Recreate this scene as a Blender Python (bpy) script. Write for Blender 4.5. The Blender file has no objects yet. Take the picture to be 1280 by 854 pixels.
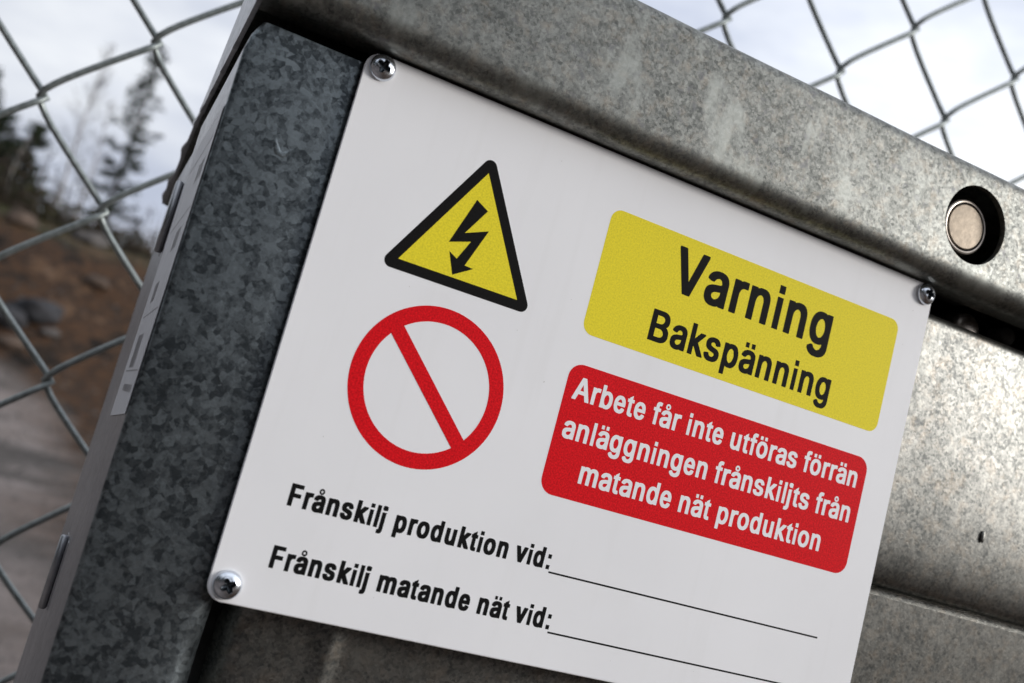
import bpy, bmesh, math, random, json
import numpy as np
from mathutils import Vector, Matrix, noise as mnoise

sc = bpy.context.scene
COL = sc.collection
rad = math.radians
MM = 0.001

# ------------------------------------------------------------------ camera
cam = bpy.data.cameras.new("camera")
cam.sensor_fit = 'HORIZONTAL'
cam.sensor_width = 36.0
cam.lens = 36.0 * 1314.455 / 1280.0
cam.clip_start = 0.01
cam.clip_end = 2000.0
cam.dof.use_dof = True
cam.dof.focus_distance = 0.318
cam.dof.aperture_fstop = 13.0
cam_ob = bpy.data.objects.new("camera", cam)
COL.objects.link(cam_ob)
cam_ob.rotation_mode = 'XYZ'
cam_ob.rotation_euler = (1.71728533, -0.26168289, -0.41488193)
cam_ob.location = (-0.046939, -0.277968, -0.107229)
sc.camera = cam_ob

# ------------------------------------------------------------------ sky, sun, exposure
SUN_EL, SUN_AZ = 15.0, 121.0          # azimuth clockwise from +Y (behind the photographer, to the right)
w = bpy.data.worlds.new("World"); sc.world = w; w.use_nodes = True
nt = w.node_tree; N = nt.nodes; L = nt.links; N.clear()
out = N.new('ShaderNodeOutputWorld'); bg = N.new('ShaderNodeBackground')
sky = N.new('ShaderNodeTexSky'); sky.sky_type = 'NISHITA'; sky.sun_disc = False
sky.sun_elevation = rad(SUN_EL); sky.sun_rotation = rad(SUN_AZ)
sky.air_density = 1.0; sky.dust_density = 1.5
tc = N.new('ShaderNodeTexCoord')
mp = N.new('ShaderNodeMapping'); mp.inputs['Scale'].default_value = (1.0, 1.0, 2.4)
L.new(tc.outputs['Generated'], mp.inputs['Vector'])
n1 = N.new('ShaderNodeTexNoise'); n1.inputs['Scale'].default_value = 1.7; n1.inputs['Detail'].default_value = 6
n1.inputs['Roughness'].default_value = 0.5
L.new(mp.outputs[0], n1.inputs['Vector'])
r1 = N.new('ShaderNodeValToRGB')      # cloud cover
r1.color_ramp.elements[0].position = 0.30; r1.color_ramp.elements[0].color = (0.55, 0.55, 0.55, 1)
r1.color_ramp.elements[1].position = 0.52; r1.color_ramp.elements[1].color = (1, 1, 1, 1)
L.new(n1.outputs['Fac'], r1.inputs['Fac'])
n2 = N.new('ShaderNodeTexNoise'); n2.inputs['Scale'].default_value = 2.6; n2.inputs['Detail'].default_value = 5
n2.inputs['Roughness'].default_value = 0.55
mp2 = N.new('ShaderNodeMapping'); mp2.inputs['Scale'].default_value = (1.0, 1.0, 2.8); mp2.inputs['Location'].default_value = (3.1, 1.2, 0.4)
L.new(tc.outputs['Generated'], mp2.inputs['Vector']); L.new(mp2.outputs[0], n2.inputs['Vector'])
r2 = N.new('ShaderNodeValToRGB')      # cloud tone
r2.color_ramp.elements[0].position = 0.36; r2.color_ramp.elements[0].color = (6.0, 6.6, 8.1, 1)
r2.color_ramp.elements[1].position = 0.62; r2.color_ramp.elements[1].color = (10.6, 11.0, 11.6, 1)
L.new(n2.outputs['Fac'], r2.inputs['Fac'])
# forward scattering: thin cloud is brighter and warmer round the sun
dotn = N.new('ShaderNodeVectorMath'); dotn.operation = 'DOT_PRODUCT'
nrm = N.new('ShaderNodeVectorMath'); nrm.operation = 'NORMALIZE'
L.new(tc.outputs['Generated'], nrm.inputs[0])
S = (math.sin(rad(SUN_AZ)) * math.cos(rad(SUN_EL)), math.cos(rad(SUN_AZ)) * math.cos(rad(SUN_EL)), math.sin(rad(SUN_EL)))
dotn.inputs[1].default_value = S; L.new(nrm.outputs[0], dotn.inputs[0])
mx = N.new('ShaderNodeMath'); mx.operation = 'MAXIMUM'; mx.inputs[1].default_value = 0.0
L.new(dotn.outputs['Value'], mx.inputs[0])
pw = N.new('ShaderNodeMath'); pw.operation = 'POWER'; pw.inputs[1].default_value = 9.0
L.new(mx.outputs[0], pw.inputs[0])
glow = N.new('ShaderNodeVectorMath'); glow.operation = 'SCALE'; glow.inputs[0].default_value = (7.0, 6.5, 5.8)
L.new(pw.outputs[0], glow.inputs['Scale'])
addg = N.new('ShaderNodeVectorMath'); addg.operation = 'ADD'
# the cloud deck brightens gently towards the sun's side of the sky
side = N.new('ShaderNodeMath'); side.operation = 'MULTIPLY_ADD'; side.inputs[1].default_value = 0.32; side.inputs[2].default_value = 1.0
L.new(dotn.outputs['Value'], side.inputs[0])
deck = N.new('ShaderNodeVectorMath'); deck.operation = 'SCALE'
L.new(r2.outputs['Color'], deck.inputs[0]); L.new(side.outputs[0], deck.inputs['Scale'])
L.new(deck.outputs[0], addg.inputs[0]); L.new(glow.outputs[0], addg.inputs[1])
mix = N.new('ShaderNodeMix'); mix.data_type = 'RGBA'
L.new(r1.outputs['Color'], mix.inputs[0]); L.new(sky.outputs[0], mix.inputs[6]); L.new(addg.outputs[0], mix.inputs[7])
L.new(mix.outputs[2], bg.inputs['Color']); bg.inputs['Strength'].default_value = 0.081
L.new(bg.outputs[0], out.inputs['Surface'])

sun = bpy.data.lights.new("sun", 'SUN'); sun.energy = 1.85; sun.angle = rad(14); sun.color = (1.0, 0.965, 0.92)
sun_ob = bpy.data.objects.new("sun", sun); COL.objects.link(sun_ob)
sun_ob.rotation_mode = 'QUATERNION'; sun_ob.rotation_quaternion = Vector(S).to_track_quat('Z', 'Y')

sc.view_settings.view_transform = 'Standard'; sc.view_settings.look = 'None'
sc.view_settings.exposure = 0.29; sc.view_settings.gamma = 1.0
sc.render.engine = 'CYCLES'
sc.cycles.max_bounces = 8

# ------------------------------------------------------------------ helpers
def link(name, mesh, parent=None, mat=None, smooth=False, angle=None):
    o = bpy.data.objects.new(name, mesh); COL.objects.link(o)
    if parent is not None: o.parent = parent
    if mat is not None:
        mesh.materials.clear()
        for m_ in (mat if isinstance(mat, (list, tuple)) else [mat]): mesh.materials.append(m_)
    if smooth:
        mesh.shade_smooth()
        if angle is not None:
            mesh.set_sharp_from_angle(angle=rad(angle))
    return o

def tag(o, label=None, cat=None, group=None, kind=None):
    if label: o['label'] = label
    if cat: o['category'] = cat
    if group: o['group'] = group
    if kind: o['kind'] = kind
    return o

def thing(name, label, cat, loc=(0, 0, 0), group=None):
    o = bpy.data.objects.new(name, None); COL.objects.link(o)
    o.empty_display_size = 0.05
    o.location = loc
    return tag(o, label, cat, group)

def mesh_from(name, V, F, s=MM):
    me = bpy.data.meshes.new(name)
    me.from_pydata([(v[0] * s, v[1] * s, v[2] * s) for v in V], [], F)
    me.update()
    return me

def fix(me):
    bm = bmesh.new(); bm.from_mesh(me)
    bmesh.ops.recalc_face_normals(bm, faces=bm.faces); bm.to_mesh(me); bm.free(); return me

def arc(cx, cy, r, a0, a1, n=6, ry=None):
    ry = r if ry is None else ry
    return [(cx + r * math.cos(rad(a0 + (a1 - a0) * i / n)), cy + ry * math.sin(rad(a0 + (a1 - a0) * i / n))) for i in range(n + 1)]

def extrude_profile(name, prof, lo, hi, axis, segs=1, wob=0.0, closed=True, seed=0):
    """prof: list of 2-D points; axis 'x': prof=(y,z); axis 'z': prof=(x,y); axis 'y': prof=(x,z)."""
    V, F = [], []; n = len(prof)
    for k in range(segs + 1):
        t = lo + (hi - lo) * k / segs
        for (a, b) in prof:
            da = wob * mnoise.noise(Vector((a * .05 + seed, b * .05, t * .02))); 
            db = wob * mnoise.noise(Vector((a * .05 + seed + 9, b * .05, t * .02)))
            if axis == 'x': V.append((t, a + da, b + db))
            elif axis == 'z': V.append((a + da, b + db, t))
            else: V.append((a + da, t, b + db))
    for k in range(segs):
        for i in range(n if closed else n - 1):
            j = (i + 1) % n
            F.append((k * n + i, k * n + j, (k + 1) * n + j, (k + 1) * n + i))
    if closed:
        F.append(tuple(range(n))[::-1]); F.append(tuple(segs * n + i for i in range(n)))
    return fix(mesh_from(name, V, F))

def sheet(path, t):
    """closed outline of a bent sheet: path (outer line) plus the same line offset inwards (to its left) by t"""
    n = len(path); off = []
    for i in range(n):
        p = Vector(path[max(i - 1, 0)]); q = Vector(path[min(i + 1, n - 1)])
        d = (q - p).normalized(); off.append((path[i][0] - d.y * t, path[i][1] + d.x * t))
    return list(path) + off[::-1]

def box(name, x0, x1, y0, y1, z0, z1, bev=0.0, segs=2):
    bm = bmesh.new()
    bmesh.ops.create_cube(bm, size=1.0)
    for v in bm.verts:
        v.co = Vector(((x0 + x1) / 2 + v.co.x * (x1 - x0), (y0 + y1) / 2 + v.co.y * (y1 - y0), (z0 + z1) / 2 + v.co.z * (z1 - z0)))
    if bev: bmesh.ops.bevel(bm, geom=bm.edges[:], offset=bev, segments=segs, affect='EDGES', profile=.5)
    bmesh.ops.scale(bm, vec=(MM, MM, MM), verts=bm.verts)
    me = bpy.data.meshes.new(name); bm.to_mesh(me); bm.free(); return me

def lathe(name, prof, n=48, axis='-y', c=(0, 0, 0)):
    """prof: (radius, height along axis)"""
    V, F = [], []
    for (r, h) in prof:
        for i in range(n):
            a = 2 * math.pi * i / n
            V.append((c[0] + r * math.cos(a), c[1] - h, c[2] + r * math.sin(a)))
    m = len(prof)
    for k in range(m - 1):
        for i in range(n):
            j = (i + 1) % n
            F.append((k * n + i, k * n + j, (k + 1) * n + j, (k + 1) * n + i))
    F.append(tuple(range(n))[::-1]); F.append(tuple((m - 1) * n + i for i in range(n)))
    return fix(mesh_from(name, V, F))

def tube_mesh(name, pts, r, sides=8, s=1.0, rads=None):
    V, F = [], []
    P = [Vector(p) for p in pts]; n = len(P)
    up = Vector((0.13, 1, 0.21)).normalized()
    for i in range(n):
        t = (P[min(i + 1, n - 1)] - P[max(i - 1, 0)]).normalized()
        a = t.cross(up); a.normalize(); b = t.cross(a)
        rr = rads[i] if rads else r
        for k in range(sides):
            th = 2 * math.pi * k / sides
            V.append(P[i] + (a * math.cos(th) + b * math.sin(th)) * rr)
    for i in range(n - 1):
        for k in range(sides):
            j = (k + 1) % sides
            F.append((i * sides + k, i * sides + j, (i + 1) * sides + j, (i + 1) * sides + k))
    F.append(tuple(range(sides))[::-1]); F.append(tuple((n - 1) * sides + k for k in range(sides)))
    return mesh_from(name, V, F, s)

def boolean(ob, cutter, op='DIFFERENCE'):
    md = ob.modifiers.new('b', 'BOOLEAN'); md.object = cutter; md.operation = op; md.solver = 'EXACT'
    dg = bpy.context.evaluated_depsgraph_get()
    me = bpy.data.meshes.new_from_object(ob.evaluated_get(dg))
    ob.modifiers.clear(); ob.data = me
    bpy.data.objects.remove(cutter, do_unlink=True)
    return ob

# ------------------------------------------------------------------ materials
def newmat(name):
    m = bpy.data.materials.new(name); m.use_nodes = True
    return m, m.node_tree.nodes, m.node_tree.links, m.node_tree.nodes['Principled BSDF']

def simple(name, col, rough=0.5, metal=0.0, nscale=None, namp=0.08, bump=0.0, spec=None):
    m, N, L, B = newmat(name)
    B.inputs['Base Color'].default_value = (*col, 1); B.inputs['Roughness'].default_value = rough
    B.inputs['Metallic'].default_value = metal
    if spec is not None: B.inputs['Specular IOR Level'].default_value = spec
    if nscale:
        tc = N.new('ShaderNodeTexCoord'); n = N.new('ShaderNodeTexNoise'); n.inputs['Scale'].default_value = nscale
        n.inputs['Detail'].default_value = 5; L.new(tc.outputs['Object'], n.inputs['Vector'])
        r = N.new('ShaderNodeValToRGB')
        r.color_ramp.elements[0].position = .3; r.color_ramp.elements[1].position = .7
        r.color_ramp.elements[0].color = (*[max(0, c * (1 - namp)) for c in col], 1)
        r.color_ramp.elements[1].color = (*[min(1, c * (1 + namp)) for c in col], 1)
        L.new(n.outputs['Fac'], r.inputs['Fac']); L.new(r.outputs['Color'], B.inputs['Base Color'])
        if bump:
            b = N.new('ShaderNodeBump'); b.inputs['Strength'].default_value = bump; b.inputs['Distance'].default_value = 0.2 / nscale
            L.new(n.outputs['Fac'], b.inputs['Height']); L.new(b.outputs[0], B.inputs['Normal'])
    return m

def galvanised(name, cell=2.6, fine=0.9, c0=(0.16, 0.175, 0.19), c1=(0.50, 0.53, 0.55), contrast=1.0, r0=0.27, r1=0.46,
               warm=0.0, spots=0.0, metal=0.93, seed=0.0, pale=0.0, wts=(.30, .32, .38), warp=.0014):
    """weathered hot-dip zinc: angular spangle, fine mottling, pale oxide patches and dark pits"""
    m, N, L, B = newmat(name)
    tc = N.new('ShaderNodeTexCoord')
    mp = N.new('ShaderNodeMapping'); mp.inputs['Location'].default_value = (seed, seed * .7, seed * .3)
    L.new(tc.outputs['Object'], mp.inputs['Vector'])
    dn = N.new('ShaderNodeTexNoise'); dn.inputs['Scale'].default_value = 420; dn.inputs['Detail'].default_value = 3
    L.new(mp.outputs[0], dn.inputs['Vector'])
    sub = N.new('ShaderNodeVectorMath'); sub.operation = 'SUBTRACT'; sub.inputs[1].default_value = (.5, .5, .5)
    L.new(dn.outputs['Color'], sub.inputs[0])
    scl = N.new('ShaderNodeVectorMath'); scl.operation = 'SCALE'; scl.inputs['Scale'].default_value = warp * cell / 2.6
    L.new(sub.outputs[0], scl.inputs[0])
    add = N.new('ShaderNodeVectorMath'); add.operation = 'ADD'
    L.new(mp.outputs[0], add.inputs[0]); L.new(scl.outputs[0], add.inputs[1])
    def vor(scale, src):
        v = N.new('ShaderNodeTexVoronoi'); v.inputs['Scale'].default_value = scale; v.feature = 'F1'
        L.new(src, v.inputs['Vector'])
        s = N.new('ShaderNodeSeparateColor'); L.new(v.outputs['Color'], s.inputs[0]); return s.outputs[0]
    A = vor(1000 / cell, add.outputs[0]); Bc = vor(1000 / fine, add.outputs[0]); A2 = vor(1000 / (cell * .55), add.outputs[0])
    def noise(scale, det=4, ro=.55):
        n = N.new('ShaderNodeTexNoise'); n.inputs['Scale'].default_value = scale; n.inputs['Detail'].default_value = det
        n.inputs['Roughness'].default_value = ro; L.new(mp.outputs[0], n.inputs['Vector']); return n.outputs['Fac']
    big = noise(28, 5); mid = noise(120, 5); tiny = noise(2600, 3, .6)
    def math_(op, a, b):
        n = N.new('ShaderNodeMath'); n.operation = op
        for i, q in enumerate((a, b)):
            if isinstance(q, (int, float)): n.inputs[i].default_value = q
            else: L.new(q, n.inputs[i])
        return n.outputs[0]
    def mixf(f, a, b):
        n = N.new('ShaderNodeMix'); n.data_type = 'FLOAT'
        for i, q in ((0, f), (2, a), (3, b)):
            if isinstance(q, (int, float)): n.inputs[i].default_value = q
            else: L.new(q, n.inputs[i])
        return n.outputs[0]
    val = math_('ADD', math_('MULTIPLY', A, wts[0]), math_('MULTIPLY', A2, wts[1]))
    val = math_('ADD', val, math_('MULTIPLY', Bc, wts[2]))
    val = math_('ADD', math_('MULTIPLY', math_('SUBTRACT', val, .5), contrast), .5)
    val = math_('ADD', val, math_('MULTIPLY', math_('SUBTRACT', big, .5), .65))
    val = math_('ADD', val, math_('MULTIPLY', math_('SUBTRACT', mid, .5), .6))
    val = math_('ADD', val, math_('MULTIPLY', math_('SUBTRACT', tiny, .5), .35))
    rp = N.new('ShaderNodeValToRGB'); e = rp.color_ramp.elements
    e[0].position = .12; e[0].color = (*c0, 1); e[1].position = .92; e[1].color = (*c1, 1)
    L.new(val, rp.inputs['Fac'])
    col = rp.outputs['Color']
    def mixc(f, a, b):
        n = N.new('ShaderNodeMix'); n.data_type = 'RGBA'
        for i, q in ((0, f), (6, a), (7, b)):
            if isinstance(q, (int, float)): n.inputs[i].default_value = q
            elif isinstance(q, tuple): n.inputs[i].default_value = q
            else: L.new(q, n.inputs[i])
        return n.outputs[2]
    if warm:
        wn = N.new('ShaderNodeMapRange'); wn.inputs[1].default_value = .5; wn.inputs[2].default_value = .8; wn.inputs[4].default_value = warm
        L.new(noise(210, 4, .65), wn.inputs[0]); col = mixc(wn.outputs[0], col, (.42, .33, .24, 1))
    if spots:
        sn = N.new('ShaderNodeMapRange'); sn.inputs[1].default_value = .62; sn.inputs[2].default_value = .70; sn.inputs[4].default_value = spots
        L.new(noise(330, 3, .5), sn.inputs[0]); col = mixc(sn.outputs[0], col, (.13, .13, .135, 1))
    if pale:                       # pale oxide runs, drawn out downwards
        pm = N.new('ShaderNodeMapping'); pm.inputs['Scale'].default_value = (62, 62, 30); pm.inputs['Location'].default_value = (seed * 31, 0, 2.3)
        L.new(add.outputs[0], pm.inputs['Vector'])
        pn_ = N.new('ShaderNodeTexNoise'); pn_.inputs['Scale'].default_value = 1.0; pn_.inputs['Detail'].default_value = 5; pn_.inputs['Roughness'].default_value = .6
        L.new(pm.outputs[0], pn_.inputs['Vector'])
        pr = N.new('ShaderNodeMapRange'); pr.inputs[1].default_value = .57; pr.inputs[2].default_value = .66; pr.inputs[4].default_value = pale
        L.new(pn_.outputs['Fac'], pr.inputs[0]); col = mixc(pr.outputs[0], col, (c1[0] * 1.25, c1[1] * 1.28, c1[2] * 1.28, 1))
    L.new(col, B.inputs['Base Color'])
    ro = N.new('ShaderNodeMapRange'); ro.inputs[1].default_value = 0; ro.inputs[2].default_value = 1
    ro.inputs[3].default_value = r1; ro.inputs[4].default_value = r0
    L.new(mixf(.5, A2, big), ro.inputs[0]); L.new(ro.outputs[0], B.inputs['Roughness'])
    B.inputs['Metallic'].default_value = metal
    bp = N.new('ShaderNodeBump'); bp.inputs['Strength'].default_value = .2; bp.inputs['Distance'].default_value = .00012
    hh = math_('ADD', math_('MULTIPLY', mid, 2.0), math_('MULTIPLY', A2, .30)); hh = math_('ADD', hh, math_('MULTIPLY', tiny, .35))
    L.new(hh, bp.inputs['Height']); L.new(bp.outputs[0], B.inputs['Normal'])
    return m

M_post = galvanised('zinc_post', cell=2.0, fine=.95, c0=(.060, .070, .077), c1=(.245, .28, .298), contrast=1.5, seed=.013, wts=(.46, .36, .18), warp=.0011)
M_lid = galvanised('zinc_lid', cell=1.9, fine=.8, c0=(.086, .090, .085), c1=(.262, .266, .246), contrast=.95, warm=.3, spots=.6, pale=.6, wts=(.25, .37, .38), warp=.0010, seed=.21, r0=.36, r1=.56)
M_panel = galvanised('zinc_panel', cell=1.9, fine=.8, c0=(.075, .078, .075), c1=(.262, .258, .238), contrast=1.0, warm=.28, spots=.25, pale=.25, wts=(.22, .38, .40), warp=.0010, seed=.47, r0=.30, r1=.47)
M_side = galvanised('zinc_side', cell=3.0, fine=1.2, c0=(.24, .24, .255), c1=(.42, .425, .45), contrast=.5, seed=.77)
M_in = simple('dark_interior', (.035, .034, .033), .7, 0, 200, .4)
M_wire = simple('fence_wire', (.24, .265, .26), .42, .6, 300, .25)
M_steel = simple('fence_post_steel', (.40, .41, .42), .45, .8, 60, .2)
M_screw = simple('plated_screw', (.72, .76, .82), .22, 1.0, 900, .05)
M_recess = simple('screw_recess', (.07, .08, .09), .3, .9)
M_pin = simple('worn_pin_face', (.42, .34, .25), .5, .25, 500, .16, .3)
M_ring = simple('pin_ring_metal', (.46, .41, .36), .36, .9, 400, .2)
M_white = simple('white_plastic', (.85, .85, .865), .55, 0, 22, .022, spec=.25)
# faint rain streaks and handling smudges on the plate
_n, _l = M_white.node_tree.nodes, M_white.node_tree.links; _b = _n['Principled BSDF']; _src = _b.inputs['Base Color'].links[0].from_socket
_tc = _n.new('ShaderNodeTexCoord')
for sc_, lo_, hi_, amt, colr in (((150, 1, 9), .56, .74, .10, (.62, .61, .58, 1)), ((34, 34, 34), .60, .72, .07, (.66, .65, .63, 1)), ((900, 900, 900), .74, .80, .35, (.5, .48, .45, 1))):
    _m = _n.new('ShaderNodeMapping'); _m.inputs['Scale'].default_value = sc_; _l.new(_tc.outputs['Object'], _m.inputs['Vector'])
    _t = _n.new('ShaderNodeTexNoise'); _t.inputs['Scale'].default_value = 1.0; _t.inputs['Detail'].default_value = 4; _l.new(_m.outputs[0], _t.inputs['Vector'])
    _r = _n.new('ShaderNodeMapRange'); _r.inputs[1].default_value = lo_; _r.inputs[2].default_value = hi_; _r.inputs[4].default_value = amt; _l.new(_t.outputs['Fac'], _r.inputs[0])
    _x = _n.new('ShaderNodeMix'); _x.data_type = 'RGBA'; _x.inputs[7].default_value = colr
    _l.new(_r.outputs[0], _x.inputs[0]); _l.new(_src, _x.inputs[6]); _src = _x.outputs[2]
_l.new(_src, _b.inputs['Base Color'])
M_black = simple('black_print', (.007, .0068, .007), .65, 0, 2500, .5, spec=.07)
M_yellow = simple('yellow_print', (.82, .69, .032), .6, 0, 1900, .13, spec=.12)
M_red = simple('red_print', (.68, .006, .012), .62, 0, 1900, .30, spec=.08)
M_paper = simple('sticker_paper', (.62, .63, .66), .5, 0, 120, .05)
M_ink = simple('sticker_ink', (.30, .30, .315), .5)

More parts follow.
